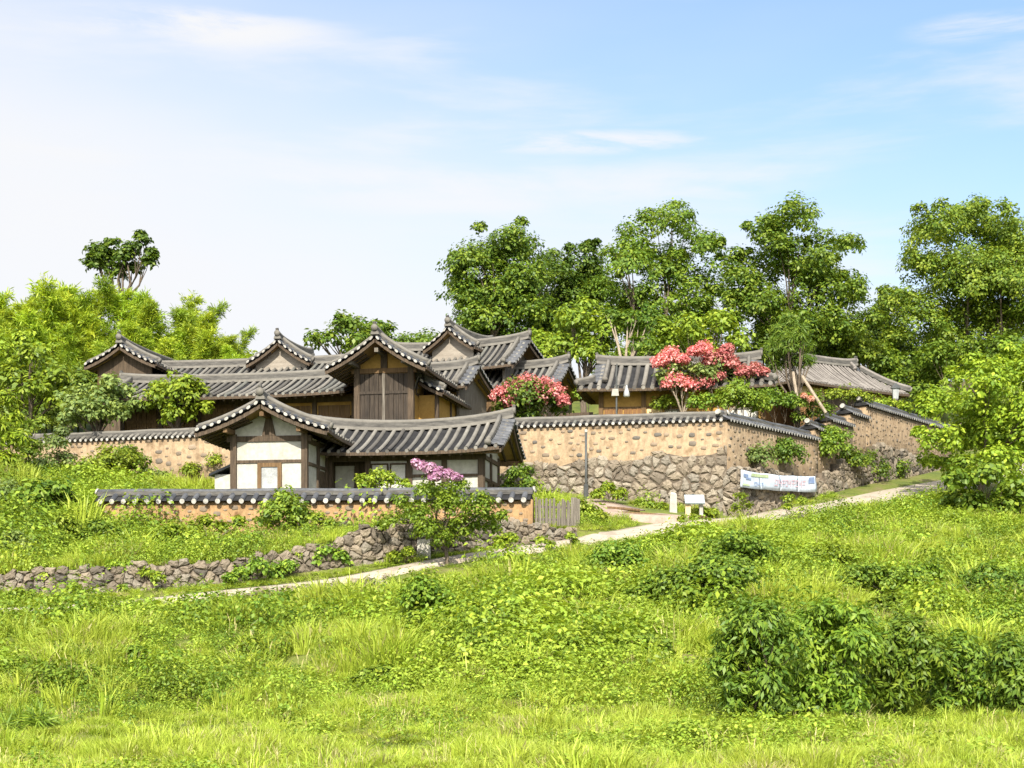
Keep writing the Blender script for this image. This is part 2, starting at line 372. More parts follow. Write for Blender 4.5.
A_PTS = []
for (px, Y, h) in ALINE:
    X = (px - 512) / F * Y; zb = float(ZLOW(np.array([X]), np.array([Y - 0.15]))[0]); A_PTS.append((X, Y, zb, zb + h))
    mid.append((X, Y + 0.4, zb + h))
for p in [(100, 536, 50.0), (200, 546, 49.2), (300, 545, 49.0), (380, 534, 48.8), (450, 530, 48.6), (100, 512, 51.7), (20, 540, 48), (20, 505, 51), (20, 476, 58), (100, 485, 60), (150, 500, 55), (185, 490, 59.5), (-150, 530, 47), (-150, 450, 58), (-420, 450, 58)]:
    mid.append(at(*p))
for (X, Y) in [(-9, 51.8), (-6, 51.3), (-3, 51.0), (0.0, 50.5), (-9, 54), (-6, 54), (-3, 54), (0, 53.5), (-8, 56.5), (-4, 57), (0.2, 56.0)]: mid.append((X, Y, 3.0))
for p in [(40, 63, 5.15), (190, 60.7, 4.85), (300, 59.6, 4.95), (400, 58.8, 4.9), (515, 57.7, 4.75), (586, 57.0, 4.5), (650, 56.4, 4.0), (700, 56.0, 3.62)]:
    mid.append(((p[0] - 512) / F * p[1], p[1], p[2]))
mid += [tuple(at(545, 503, 52.5)), tuple(at(560, 512, 51)), (-25, 68, 7.0), (-40, 68, 7.0)]
ZMID = TPS(mid)
# the upper compound wall: one line, corner at px 727
MW = [(-27.0, 64.6), (-22.0, 64.1), ((40 - 512) / F * 63, 63.0), ((190 - 512) / F * 61, 61.0), ((515 - 512) / F * 58, 58.0), ((727 - 512) / F * 56, 56.0)]
RW = [((727 - 512) / F * 56, 56.0), ((815 - 512) / F * 62, 62.0), ((830 - 512) / F * 63.6, 63.6), ((850 - 512) / F * 65.4, 65.4), ((866 - 512) / F * 67, 67.0), ((915 - 512) / F * 72, 72.0), (20.6, 76.2)]
WX = [p[0] for p in MW] + [p[0] for p in RW[1:]] + [26.0]
WY = [p[1] for p in MW] + [p[1] for p in RW[1:]] + [100.0]
up = [(x, y + .5, 6.2) for (x, y) in MW[2:]] + [(-4, 61.5, 6.6), (-12, 62, 6.5), (3, 62, 6.6), (8, 63, 6.9), (12, 63.4, 6.6), (11, 68, 7.6), (RW[3][0], RW[3][1] + .8, 7.1), (RW[5][0], RW[5][1] + .8, 8.0), (16, 77, 8.7), (22, 80, 8.9),
      (-18, 66, 7.1), (-25, 68, 7.0), (-40, 68, 7.0), (-25, 78, 8.4), (0, 75, 8.2), (-30, 90, 12.5), (0, 90, 12.6), (30, 90, 13), (-30, 110, 16), (0, 110, 16), (30, 110, 16), (12, 80, 9.8), (0, 80, 9.8), (-12, 80, 9.8), (40, 90, 12.6)]
ZUP = TPS(up)
AX = [p[0] for p in A_PTS]; AY = [p[1] for p in A_PTS]
def sstep(x, a, b):
    t = np.clip((x - a) / (b - a), 0, 1); return t * t * (3 - 2 * t)
def path_dist(X, Y):
    P = np.array([at(*p[:3]) for p in PATH])[:, :2]; best = np.full(np.shape(X), 1e9)
    for a, b in zip(P[:-1], P[1:]):
        d = b - a; t = np.clip(((X - a[0]) * d[0] + (Y - a[1]) * d[1]) / (d @ d), 0, 1)
        best = np.minimum(best, np.hypot(X - a[0] - t * d[0], Y - a[1] - t * d[1]))
    return best
def H(X, Y, smooth_only=False):
    X = np.clip(np.asarray(X, float), -45, 45); Y = np.clip(np.asarray(Y, float), 0, 110)
    zl = ZLOW(X, Y); zm = ZMID(X, Y); zu = ZUP(X, Y)
    ya = np.interp(X, AX, AY); wy = np.interp(X, WX, WY)
    wl_ = 1 - sstep(X, AX[-1] - 0.1, AX[-1] + 1.6)
    behind = (Y > ya + 0.25).astype(float) * wl_
    z = zl * (1 - behind) + zm * behind
    left = 1 - sstep(X, -27, -24)
    ub = (Y > wy + 0.25).astype(float)
    z = z * (1 - ub) + zu * ub
    if not smooth_only:
        pd = path_dist(X, Y)
        rough = sstep(pd, 1.5, 4.5) * (1 - ub) * np.where((X > -10) & (X < 3) & (Y > 49.5), 0, 1)
        rough = rough * np.where((X > 0.5) & (X < 9) & (Y > 50) & (Y < 57), 0.0, 1)
        n = np.sin(X * 1.9 + 1.3 * np.sin(Y * 1.1)) * np.sin(Y * 2.3 + 1.7 * np.sin(X * .8)) * .10 + np.sin(X * .83 + Y * .55 + 2) * np.sin(Y * 1.27 - X * .4) * .12
        n2 = np.sin(X * 3.7 + 2.1 * np.sin(Y * 1.9)) * np.sin(Y * 4.1 + 1.5 * np.sin(X * 2.3)) * .07
        z = z + (n + n2) * rough
    return z
def Hs(x, y): return float(H(np.array([x]), np.array([y]))[0])

def axis(lo, hi, fine, far):
    a = list(np.arange(lo, hi + 1e-6, fine)); d = 2.0; v = lo
    left = []; 
    while v > far[0]: v -= d; d *= 1.45; left.append(v)
    right = []; d = 2.0; v = hi
    while v < far[1]: v += d; d *= 1.45; right.append(v)
    return np.array(left[::-1] + a + right)
gx = axis(-26, 26, 0.3, (-2500, 2500)); gy = axis(14, 80, 0.3, (-1500, 4000))
GX, GY = np.meshgrid(gx, gy); GZ = H(GX, GY)
GZ = GZ - 0.05 * (1 - sstep(path_dist(GX, GY), .5, 1.1)) * ((GX < 30) & (GX > -30) & (GY > 30) & (GY < 95))
nx, ny = len(gx), len(gy)
ii = (np.arange(ny - 1)[:, None] * nx + np.arange(nx - 1)[None, :]).ravel()
m, n_, l_ = new_mat('meadow_soil')
a_ = nz(n_, l_, 0.6, 6, 0.65); b_ = nz(n_, l_, 7, 5, 0.7, seed=(5, 5, 5))
c_ = ramp(n_, l_, a_, [(0.34, (0.075, 0.105, 0.020)), (0.52, (0.13, 0.155, 0.025)), (0.66, (0.17, 0.15, 0.06))])
c_ = mixc(n_, l_, 0.5, c_, ramp(n_, l_, b_, [(0.3, (0.5, 0.5, 0.5)), (0.7, (1.3, 1.3, 1.3))]), 'MULTIPLY')
finish(m, n_, l_, c_, 0.95, b_, 0.8, 0.06)
g = np_mesh('ground', np.stack([GX, GY, GZ], 2), np.stack([ii, ii + 1, ii + nx + 1, ii + nx], 1), m, smooth=True)
tag(g, kind='structure')

# path and paved ramp: sheets lying on the ground
def ribbon(name, mat, centre, widths, dz=0.03, sub=8, cross=4, thick=0.25):
    C = np.array(centre); t = np.linspace(0, len(C) - 1, (len(C) - 1) * sub + 1); k = np.arange(len(C))
    px = np.interp(t, k, C[:, 0]); py = np.interp(t, k, C[:, 1]); w = np.interp(t, k, widths)
    ker = np.ones(5) / 5
    def sm(v):
        e = np.concatenate([v[:1]] * 2 + [v] + [v[-1:]] * 2); return np.convolve(e, ker, 'valid')
    px, py = sm(px), sm(py)
    tx, ty = np.gradient(px), np.gradient(py); ln = np.hypot(tx, ty); sx, sy = -ty / ln, tx / ln
    rows = []
    zc = H(px, py, True) + dz
    for c in np.linspace(-.5, .5, cross + 1):
        wob = 1 + 0.06 * np.sin(t * 2.1 + c * 5)
        X = px + sx * w * c * wob; Y = py + sy * w * c * wob
        rows.append(np.stack([X, Y, 0.5 * zc + 0.5 * (H(X, Y, True) + dz)], 1))
    top = np.stack(rows, 1); a = top[:, :1].copy(); b = top[:, -1:].copy(); a[..., 2] -= thick; b[..., 2] -= thick
    V = np.concatenate([a, top, b], 1); nr, nc = V.shape[:2]
    q = (np.arange(nr - 1)[:, None] * nc + np.arange(nc - 1)[None, :]).ravel()
    return np_mesh(name, V, np.stack([q, q + nc, q + nc + 1, q + 1], 1), mat, smooth=False)
pth = ribbon('path', M['path'], [at(*p[:3])[:2] for p in PATH], [p[3] for p in PATH])
tag(pth, kind='structure')
rmp = ribbon('ramp', M['ramp'], [at(668, 516, 54.2)[:2], at(640, 516, 53.6)[:2], at(617, 512, 53.8)[:2], at(600, 505, 55.0)[:2], at(585, 499, 56.4)[:2]], [2.4, 2.6, 2.5, 1.9, 1.0], dz=0.04)
tag(rmp, kind='structure')

# ------------------------------------------------------------------ stones and walls
rng = np.random.default_rng(7)
def cube_sphere(n=3):
    vs = {}; V = []; Q = []
    def idx(p):
        k = tuple(np.round(p, 5))
        if k not in vs: vs[k] = len(V); V.append(p)
        return vs[k]
    g = np.linspace(-1, 1, n + 1)
    for ax in range(3):
        for s in (-1, 1):
            for i in range(n):
                for j in range(n):
                    c = []
                    for (a, b) in ((i, j), (i + 1, j), (i + 1, j + 1), (i, j + 1)):
                        p = np.zeros(3); p[ax] = s; p[(ax + 1) % 3] = g[a]; p[(ax + 2) % 3] = g[b]; c.append(idx(p))
                    Q.append(c if s > 0 else c[::-1])
    return np.array(V), np.array(Q)
CSV, CSQ = cube_sphere(3)
CSV = CSV / np.linalg.norm(CSV, axis=1)[:, None] ** 0.72
def stones_mesh(name, mat, items, parent=None):
    """items: (centre, s-axis, out-axis, half sizes(s,out,z), tint)"""
    V, Q, T = [], [], []
    for i, (c, s, o, hs, t) in enumerate(items):
        P = CSV * (1 + rng.normal(0, 0.07, CSV.shape))
        th = rng.normal(0, 0.14); P = np.stack([P[:, 0] * math.cos(th) - P[:, 2] * math.sin(th), P[:, 1], P[:, 0] * math.sin(th) + P[:, 2] * math.cos(th)], 1)
        W_ = np.asarray(c) + P[:, :1] * hs[0] * s + P[:, 1:2] * hs[1] * o + P[:, 2:] * hs[2] * np.array((0, 0, 1.0))
        V.append(W_); Q.append(CSQ + i * len(CSV)); T.append(np.full(len(CSV), t))
    return np_mesh(name, np.concatenate(V), np.concatenate(Q), mat, parent, np.concatenate(T), smooth=True)
class Line:
    def __init__(s, pts):
        s.p = np.array(pts, float)[:, :2]; d = np.diff(s.p, axis=0); s.l = np.hypot(d[:, 0], d[:, 1]); s.c = np.concatenate([[0], np.cumsum(s.l)]); s.L = s.c[-1]
    def pos(s, t):
        i = int(np.clip(np.searchsorted(s.c, t) - 1, 0, len(s.l) - 1)); d = (s.p[i + 1] - s.p[i]) / s.l[i]
        q = s.p[i] + d * (t - s.c[i]); return q, d, np.array((d[1], -d[0]))   # out = to the camera side when running left to right
def clip_poly(poly, n, c):
    """keep the side n.x <= c"""
    out = []
    for i in range(len(poly)):
        a, b = poly[i], poly[(i + 1) % len(poly)]; da, db = a @ n - c, b @ n - c
        if da <= 0: out.append(a)
        if da * db < 0: out.append(a + (b - a) * (da / (da - db)))
    return out
def rubble(line, zb, zt, size=0.42, out=0.0, t0=0, t1=None, tint=(0.15, 1.0), grow=.35):
    """fitted field stones: irregular cells of the wall face, each a domed block with rounded edges"""
    t1 = line.L if t1 is None else t1; ts = np.linspace(t0, t1, 40)
    zmin = min(zb(t) for t in ts) - .1; zmax = max(zt(t) for t in ts) + .1
    S_, z, row = [], zmin, 0
    while z < zmax:
        h = size * .80 * rng.uniform(.75, 1.25); t = t0 - rng.uniform(0, size)
        while t < t1 + size:
            w = size * rng.choice([.5, .8, 1.1, 1.5, 2.0]) * rng.uniform(.8, 1.2); S_.append((t + w / 2, z + h / 2 + rng.normal(0, .24) * h)); t += w
        z += h; row += 1
    S_ = np.array(S_); cells = []
    for i, s in enumerate(S_):
        t = float(np.clip(s[0], t0, t1))
        if s[1] < zb(t) - .2 or s[1] > zt(t) + .02 or s[0] < t0 - .1 or s[0] > t1 + .1: continue
        R_ = size * 1.6; poly = [s + np.array(q) * R_ for q in ((-1, -1), (1, -1), (1, 1), (-1, 1))]
        d_ = S_ - s; near = np.argsort((d_ ** 2).sum(1))[1:16]
        for j in near:
            v = S_[j] - s; poly = clip_poly(poly, v, (S_[j] @ S_[j] - s @ s) / 2)
            if len(poly) < 3: break
        if len(poly) < 3: continue
        poly = clip_poly(poly, np.array((1., 0)), t1 + .02); poly = clip_poly(poly, np.array((-1., 0)), -(t0 - .02)) if len(poly) > 2 else poly
        if len(poly) > 2: poly = clip_poly(poly, np.array((0, 1.)), zt(t) + rng.uniform(-.06, .10))
        if len(poly) < 3: continue
        cells.append((np.array(poly), rng.uniform(*tint)))
    return (line, out, cells, size)
def rubble_mesh(name, mat, parent, *sets):
    m_ = MB()
    for (line, out, cells, size) in sets:
        for poly, tn in cells:
            c = poly.mean(0); P = []
            n = len(poly)
            for i in range(n):                       # cut the corners, add points along the edges
                a, b = poly[i], poly[(i + 1) % n]; e = np.hypot(*(b - a))
                for k in ((.14, .5, .86) if e > size * .3 else (.2, .8)): P.append(a + (b - a) * k)
            P = np.array(P); n = len(P); P = P + rng.normal(0, .022, P.shape) * (size / .4); dome = rng.uniform(.04, .10) * size / .4; tl = rng.normal(0, .06, 2)
            rings = []
            for f, dp in ((.975, -.10), (.955, .01), (.87, .05), (.62, .05 + dome * .7)):
                rings.append([(c + (q - c) * f, dp + ((q - c) @ tl) * f + (rng.normal(0, .016) if f < .96 else 0)) for q in P])
            rings.append([(c, .05 + dome)]); vs = []
            for r_ in rings:
                for q, dp in r_:
                    w_, d, o = line.pos(float(np.clip(q[0], 0, line.L))); vs.append((w_[0] + o[0] * (out + dp - .02), w_[1] + o[1] * (out + dp - .02), q[1]))
            m_.ct = tn
            m_.add(vs, [(r_ * n + k, r_ * n + (k + 1) % n, (r_ + 1) * n + (k + 1) % n, (r_ + 1) * n + k) for r_ in range(3) for k in range(n)] + [(3 * n + k, 3 * n + (k + 1) % n, 4 * n) for k in range(n)])
    return m_.build(name, mat, parent, False)
def cobbles(line, zb, zt, n, out=0.0, t0=0, t1=None, size=(0.08, 0.2), tint=(0, 1)):
    items = []; put = []; t1 = line.L if t1 is None else t1
    for i in range(n * 4):
        if len(items) >= n: break
        t = rng.uniform(t0, t1); q, d, o = line.pos(t); a, b = zb(t) + .1, zt(t) - .10; s = rng.uniform(*size)
        if b <= a: continue
        z = rng.uniform(a, b)
        if any(abs(t - u) < (s + r_) * 1.25 and abs(z - y_) < (s + r_) * .95 for (u, y_, r_) in put): continue
        put.append((t, z, s))
        items.append((np.array((*(q + o * (out - 0.025)), z)), np.array((*d, 0)), np.array((*o, 0)), (s, .055, s * rng.uniform(.45, .75)), rng.uniform(*tint)))
    return items
def wall_body(name, mat, line, zb, zt, out=0.0, thick=0.5, step=0.5, t0=0, t1=None, parent=None):
    t1 = line.L if t1 is None else t1; ts = sorted(set(list(np.linspace(t0, t1, max(2, int((t1 - t0) / step) + 1))) + [c for c in line.c if t0 < c < t1])); V = []
    for t in ts:
        q, d, o = line.pos(t); f = q + o * out; b = q + o * (out - thick)
        V += [(*f, zb(t) - .4), (*f, zt(t)), (*b, zt(t)), (*b, zb(t) - .4)]
    Q = []
    for i in range(len(ts) - 1):
        for k in range(4): Q.append((i * 4 + k, i * 4 + (k + 1) % 4, i * 4 + 4 + (k + 1) % 4, i * 4 + 4 + k)[::-1])
    n = (len(ts) - 1) * 4; Q += [(0, 1, 2, 3), (n + 3, n + 2, n + 1, n)]
    return np_mesh(name, np.array(V), np.array(Q), mat, parent)
def tile_cap(parent, p0, p1, z0, z1, half=0.42, h=0.26, pitch=0.27, dark=False, ends=(True, True), rr=0.075):
    """little tiled roof on a wall: tile rows across, round white ends, a ridge on top"""
    p0 = np.array(p0, float); p1 = np.array(p1, float); d = p1 - p0; ln = np.hypot(*d); d = d / ln; o = np.array((d[1], -d[0]))
    def P(t, v, z): q = p0 + d * t + o * v; return (q[0], q[1], z0 + (z1 - z0) * t / ln + z)
    base, rib, disc, rdg, cap = MB(), MB(), MB(), MB(), MB()
    base.add([P(0, half, 0), P(0, 0, h), P(0, -half, 0), P(0, 0, -.03), P(ln, half, 0), P(ln, 0, h), P(ln, -half, 0), P(ln, 0, -.03)],
             [(0, 4, 5, 1), (1, 5, 6, 2), (0, 3, 7, 4), (3, 2, 6, 7), (0, 1, 2, 3), (7, 6, 5, 4)])
    n = max(1, int(round(ln / pitch)))
    for i in range(n):
        t = (i + .5) * ln / n
        for s in (1, -1):
            ring = [(math.cos(a) * rr, math.sin(a) * rr) for a in np.linspace(0, math.pi, 6)]
            rib.ct = rng.random(); vs = [P(t + a, s * 0.05, h + b) for a, b in ring] + [P(t + a, s * (half + .03), b) for a, b in ring]
            rib.add(vs, [(k, k + 1, k + 7, k + 6) for k in range(5)])
            rib.cm = 1; rib.add([P(t + a * .98, s * (half + .034), b * .98 - .012) for a, b in [(math.cos(a) * rr, math.sin(a) * rr) for a in np.linspace(0, 2 * math.pi, 10)[:-1]]], [tuple(range(9))]); rib.cm = 0
    wob = [0.012 * math.sin(i * 1.7 + p0[0]) for i in range(12)]
    path = [P(t, 0, h + 0.0 + wob[k]) for k, t in enumerate(np.linspace(-.04, ln + .04, 12))]
    rdg.extrude(path, [(-.11, -.03), (.11, -.03), (.10, .10), (-.10, .10)], (*o, 0))
    cap.tube([(p[0], p[1], p[2] + .10) for p in path], .085, 8)
    mt = M['dark_tile'] if dark else M['rib']
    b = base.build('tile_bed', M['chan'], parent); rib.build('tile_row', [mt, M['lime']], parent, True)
    rdg.build('ridge', M['ridge'], parent); cap.build('ridge_cap', mt, parent, True)
    for k, e in enumerate(ends):
        if e:
            q = P(-.06 if k == 0 else ln + .06, 0, h + .10); e_ = MB()
            e_.tube([q, (q[0] + d[0] * (.05 if k else -.05), q[1] + d[1] * (.05 if k else -.05), q[2] + .02)], .105, 10); e_.build('end_tile', M['lime'], parent)

lineM = Line(MW); lineR = Line(RW)
# main compound wall (front)
t515 = lineM.c[4]; tM0 = 0
baseM = lambda t: float(ZMID(np.array([lineM.pos(t)[0][0]]), np.array([lineM.pos(t)[0][1] - .3]))[0])
def splitM(t):   # height where rubble gives way to clay
    x = lineM.pos(t)[0][0]
    return float(np.interp(x, [-30, -2, 0.0, 3, 7.4], [0.0, 5.0, 5.55, 5.66, 5.86])) + .09 * math.sin(x * 2.7) + .06 * math.sin(x * 6.1 + 1)
topM = lambda t: 6.93
w = empty('compound_wall', (0, 0, 0), label='long clay and cobble wall on a rubble base, tile capped, below the upper houses', cat='wall')
wall_body('clay_wall', M['earthwall'], lineM, baseM, topM, 0, .5, parent=w)
wall_body('wall_core', M['joint'], lineM, baseM, lambda t: splitM(t) - .07, .012, .4, t0=lineM.c[4] - 2.5, parent=w)
rubble_mesh('rubble_base', M['stone'], w, rubble(lineM, baseM, splitM, .34, 0.0, lineM.c[4] - 2.5))
stones_mesh('cobble', M['cobble'], cobbles(lineM, lambda t: max(splitM(t), baseM(t)) + .05, topM, 120, t0=lineM.c[4] - 3, size=(.06, .16)) + cobbles(lineM, baseM, topM, 300, t0=lineM.c[1], t1=lineM.c[4] - 3, size=(.06, .2), tint=(.2, 1)), w)
pieces = [(MW[1], MW[2]), (MW[2], MW[3]), (MW[3], MW[4]), (MW[4], MW[5])]
for k, (a, b) in enumerate(pieces):
    tile_cap(w, np.array(a) - np.array((0, -.25)), np.array(b) - np.array((0, -.25)), 6.90, 6.90, .37, .17, .235, ends=(k == 0, k == 3), rr=.06)
# right hand wall climbing in steps
RS = [(RW[0], RW[1], 7.0 - .14, -.9), (RW[1], RW[2], 7.28, -.9), (RW[2], RW[3], 7.78, -.9), (RW[3], RW[4], 8.3, -.9), (RW[4], RW[6], 8.83, -.9)]
for k, (a, b, zc, _) in enumerate(RS):
    d = np.array(b) - np.array(a); d /= np.hypot(*d); ln = Line([a, np.array(b) + d * .3])
    bs = lambda t, ln=ln: float(ZLOW(np.array([ln.pos(t)[0][0] + .35]), np.array([ln.pos(t)[0][1] - .3]))[0])
    lab = ['tile capped clay wall running back from the corner above the banner', 'first short step of the climbing wall, past the banner', 'second short step of the climbing wall, below the pine prop',
           'third short step of the climbing wall, with round end tile', 'topmost long stretch of the climbing wall, below the brown roof'][k]
    w = empty('stepped_wall', (0, 0, 0), label=lab, cat='wall', group='stepped wall sections climbing the slope')
    wall_body('clay_wall', M['earthwall3'] if k in (0,) else M['earthwall'], ln, bs, lambda t: zc, 0, .5, parent=w)
    half = lambda t, bs=bs, zc=zc: max(bs(t) + .3, zc - 1.55)
    wall_body('ledge', M['joint'], ln, bs, lambda t: half(t) - .12, .38, .5, parent=w)
    rubble_mesh('rubble_base', M['stone'], w, rubble(ln, bs, half, .30, .40, tint=(0.0, .75)))
    if k == 0:      # stones round the corner of the ledge
        le = Line([np.array(a) - np.array((d[1], -d[0])) * .12 - d * .02, np.array(a) + np.array((d[1], -d[0])) * .42 - d * .02]); rubble_mesh('rubble_corner', M['stone'], w, rubble(le, lambda t: bs(0) - .3, lambda t: half(0), .32, .03))
    stones_mesh('cobble', M['cobble'], cobbles(ln, half, lambda t: zc, int(14 * ln.L), size=(.05, .13), tint=(.1, 1)), w)
    o = np.array((d[1], -d[0]))
    tile_cap(w, np.array(a) - o * .25 - d * .1, np.array(b) - o * .25 + d * .3, zc + .04, zc + .04, .37, .17, .235, dark=True, rr=.062)
# front clay wall with dark tile cap
P_L = at(98, 493, 50.9)[:2]; P_R = at(532, 492, 48.8)[:2]
lineF = Line([P_L, P_R]); zF = lambda t: 3.73 - 0.10 * t / lineF.L
baseF = lambda t: float(ZMID(np.array([lineF.pos(t)[0][0]]), np.array([lineF.pos(t)[0][1] - .2]))[0]) - .1
w = empty('front_wall', (0, 0, 0), label='low orange clay wall with dark tiles and white tile ends before the white house', cat='wall')
wall_body('clay_wall', M['earthwall2'], lineF, lambda t: baseF(t) - .3, zF, 0, .45, parent=w)
stones_mesh('cobble', M['cobble'], cobbles(lineF, lambda t: zF(t) - .75, zF, 190, size=(.06, .15), tint=(.3, 1)), w)
rubble_mesh('rubble_base', M['stone'], w, rubble(lineF, lambda t: baseF(t) - .2, lambda t: min(zF(t) - .62, baseF(t) + .45), .36, .06, lineF.L * .42, tint=(0, .7)))
q = np.array((0, .22)); tile_cap(w, P_L + q, P_R + q, 3.71, 3.61, .40, .22, .385, dark=True, rr=.085)
# lower retaining wall
lineA = Line([(p[0], p[1]) for p in A_PTS]); xsA = [p[0] for p in A_PTS]
zbA = lambda t: float(np.interp(lineA.pos(t)[0][0], xsA, [p[2] for p in A_PTS])); ztA = lambda t: float(np.interp(lineA.pos(t)[0][0], xsA, [p[3] for p in A_PTS]))
w = empty('retaining_wall', (0, 0, 0), label='long dry stone retaining wall along the footpath at the foot of the bank', cat='wall')
wall_body('wall_core', M['joint'], lineA, zbA, lambda t: ztA(t) - .1, 0.0, .5, parent=w)
rubble_mesh('stonework', M['stone'], w, rubble(lineA, zbA, ztA, .26, .02, lineA.c[1] - 4, tint=(0.0, .8)))
lineB = Line([at(214, 600, 41.75)[:2], at(300, 600, 42.35)[:2], at(387, 598, 42.95)[:2]])
w = empty('low_stone_wall', (0, 0, 0), label='short low wall of squared stones holding up the footpath edge', cat='wall')
zB = lambda t: float(np.interp(t, [0, lineB.L], [.62, 1.12]))
wall_body('wall_core', M['joint'], lineB, lambda t: .2, lambda t: zB(t) - .08, 0, .5, parent=w)
rubble_mesh('stonework', M['stone'], w, rubble(lineB, lambda t: .3, zB, .26, .02, tint=(.1, .8)))

# ------------------------------------------------------------------ tiled roofs
def roof(parent, loc, yaw, a, b, zr, ze, g=None, lift=0.18, sag=0.14, pitch=0.30, ends=('gable', 'gable'), rr=0.066, ribmat='rib', chanmat='chan',
         c=0.28, rafters=True, bfb=None, ridge_ends=(True, True), sides=(1, -1), oh=0.0, verge_w=0.42, rafter_r=0.05, infill=(None, None), soffit='soffit'):
    """ridge along local u (yaw), eaves at v = -b (front) and v = +b (or bfb = (front, back)); ends: 'gable', 'hip' or None"""
    bf, bb = bfb or (b, b)
    cu, su = math.cos(yaw), math.sin(yaw); lx, ly = loc
    if g is None: g = a
    def Z(u, v):
        bq = bb if v > 0 else bf
        t = abs(v) / bq; p = t * (1 + c) - c * t * t
        return zr - (zr - ze) * p + lift * abs(u / a) ** 3 * t * t + sag * min(1, (u / g) ** 2) * (1 - t)
    def ZE(u, v):                     # hip end slope, rising inwards from the end eave
        s = a - abs(u); t = 1 - s / bf; p = t * (1 + c) - c * t * t
        return zr - (zr - ze) * p + lift * abs(v / bf) ** 3 * t * t + sag * (1 - t)
    def P(u, v, z): return (lx + u * cu - v * su, ly + u * su + v * cu, z)
    bed, rib, sof, rafs = MB(), MB(), MB(), []
    NS = 8
    def v0(u, s):
        hip = ends[1] if u > 0 else ends[0]
        if hip == 'hip' and abs(u) > g: return max(0.0, bf - (a - abs(u)))
        return 0.0
    ulim = lambda k: a
    n = int(round(2 * a / pitch)); us = [-a + 2 * a * i / n for i in range(n + 1)]
    def ribrow(fn, ts, lat, endn, lip=0.02):
        ring = [(math.cos(q) * rr, math.sin(q) * rr) for q in np.linspace(0, math.pi, 6)]; vs = []
        jog = rng.normal(0, .013); lj = rng.normal(0, .012)
        for k, t in enumerate(ts):
            x = Vector(fn(t)); x.z += jog
            for (p, q) in ring: vs.append(x + Vector(lat) * (p + lj + rng.normal(0, .002)) + Vector((0, 0, q - .012)))
        rib.ct = rng.uniform(0, 1)
        rib.add(vs, [(i * 6 + k, i * 6 + k + 1, i * 6 + 7 + k, i * 6 + 6 + k) for i in range(len(ts) - 1) for k in range(5)])
        e = Vector(fn(ts[-1])) + Vector(endn) * 0.012
        rib.add([e + Vector(lat) * (math.cos(q) * rr * .97) + Vector((0, 0, math.sin(q) * rr * .97 - .02)) for q in np.linspace(0, 2 * math.pi, 11)[:-1]], [tuple(range(10))])
    for s in sides:
        raf = MB(); rafs.append(raf)
        bq = bb if s > 0 else bf
        lat = (cu, su, 0); en = (-su * s, cu * s, 0)
        for i in range(n):
            u = (us[i] + us[i + 1]) / 2; w0 = v0(u, s)
            if w0 > bq - .12: continue
            ts = np.linspace(w0, bq, NS)
            ribrow(lambda t, u=u, s=s: P(u, s * t, Z(u, s * t)), ts, lat, en)
        for i in range(n):
            cols = [us[i], (us[i] + us[i + 1]) / 2, us[i + 1]]; vs = []
            for k, u in enumerate(cols):
                w0 = min(v0(u, s), bq)
                for t in np.linspace(w0, bq, NS): vs.append(P(u, s * t, Z(u, s * t) - (.01 if k == 1 else .085)))
            bed.add(vs, [(k * NS + j, k * NS + j + 1, k * NS + NS + j + 1, k * NS + NS + j) for k in range(2) for j in range(NS - 1)])
        m_ = max(2, int(2 * a / .8)); uu = [-a + .05 + (2 * a - .1) * i / m_ for i in range(m_ + 1)]; vs = []
        for u in uu:
            w0 = min(v0(u, s), bq - .03)
            for t in np.linspace(w0, bq - .03, NS): vs.append(P(u, s * t, Z(u, s * t) - .15))
        sof.add(vs, [(k * NS + j, k * NS + j + 1, k * NS + NS + j + 1, k * NS + NS + j) for k in range(m_) for j in range(NS - 1)])
        for k in range(m_):           # eave board
            A_, B_ = P(uu[k], s * (bq - .02), Z(uu[k], s * bq) - .16), P(uu[k + 1], s * (bq - .02), Z(uu[k + 1], s * bq) - .16)
            raf.bar((A_[0], A_[1], A_[2] + .06), (B_[0], B_[1], B_[2] + .06), .05, .11)
        if rafters:
            k = int(2 * a / .36)
            for i in range(k):
                u = -a + .2 + (2 * a - .4) * i / max(1, k - 1); w0 = max(v0(u, s), bq * .25)
                if w0 > bq - .3: continue
                raf.tube([P(u, s * w0, Z(u, s * w0) - .23), P(u, s * (bq - .1), Z(u, s * (bq - .1)) - .21)], rafter_r, 5)
    for sgn, e in ((-1, ends[0]), (1, ends[1])):
        if e != 'hip': continue
        raf = MB(); rafs.append(raf)
        m_ = int(round(2 * bf / pitch)); vsx = [-bf + 2 * bf * i / m_ for i in range(m_ + 1)]
        u0 = lambda v: max(g, a - (bf - abs(v)))
        lat = (-su, cu, 0); en = (cu * sgn, su * sgn, 0)
        for i in range(m_):
            v = (vsx[i] + vsx[i + 1]) / 2
            if u0(v) < a - .12:
                ribrow(lambda t, v=v, sgn=sgn: P(sgn * t, v, ZE(t, v)), np.linspace(u0(v), a, NS), lat, en)
            cols = [vsx[i], v, vsx[i + 1]]; vs = []
            for k, w_ in enumerate(cols):
                for t in np.linspace(min(u0(w_), a), a, NS): vs.append(P(sgn * t, w_, ZE(t, w_) - (.01 if k == 1 else .085)))
            bed.add(vs, [(k * NS + j, k * NS + j + 1, k * NS + NS + j + 1, k * NS + NS + j) for k in range(2) for j in range(NS - 1)])
        vs = []; vv = np.linspace(-bf + .05, bf - .05, 9)
        for w_ in vv:
            for t in np.linspace(min(u0(w_), a - .03), a - .03, NS): vs.append(P(sgn * t, w_, ZE(t, w_) - .15))
        sof.add(vs, [(k * NS + j, k * NS + j + 1, k * NS + NS + j + 1, k * NS + NS + j) for k in range(8) for j in range(NS - 1)])
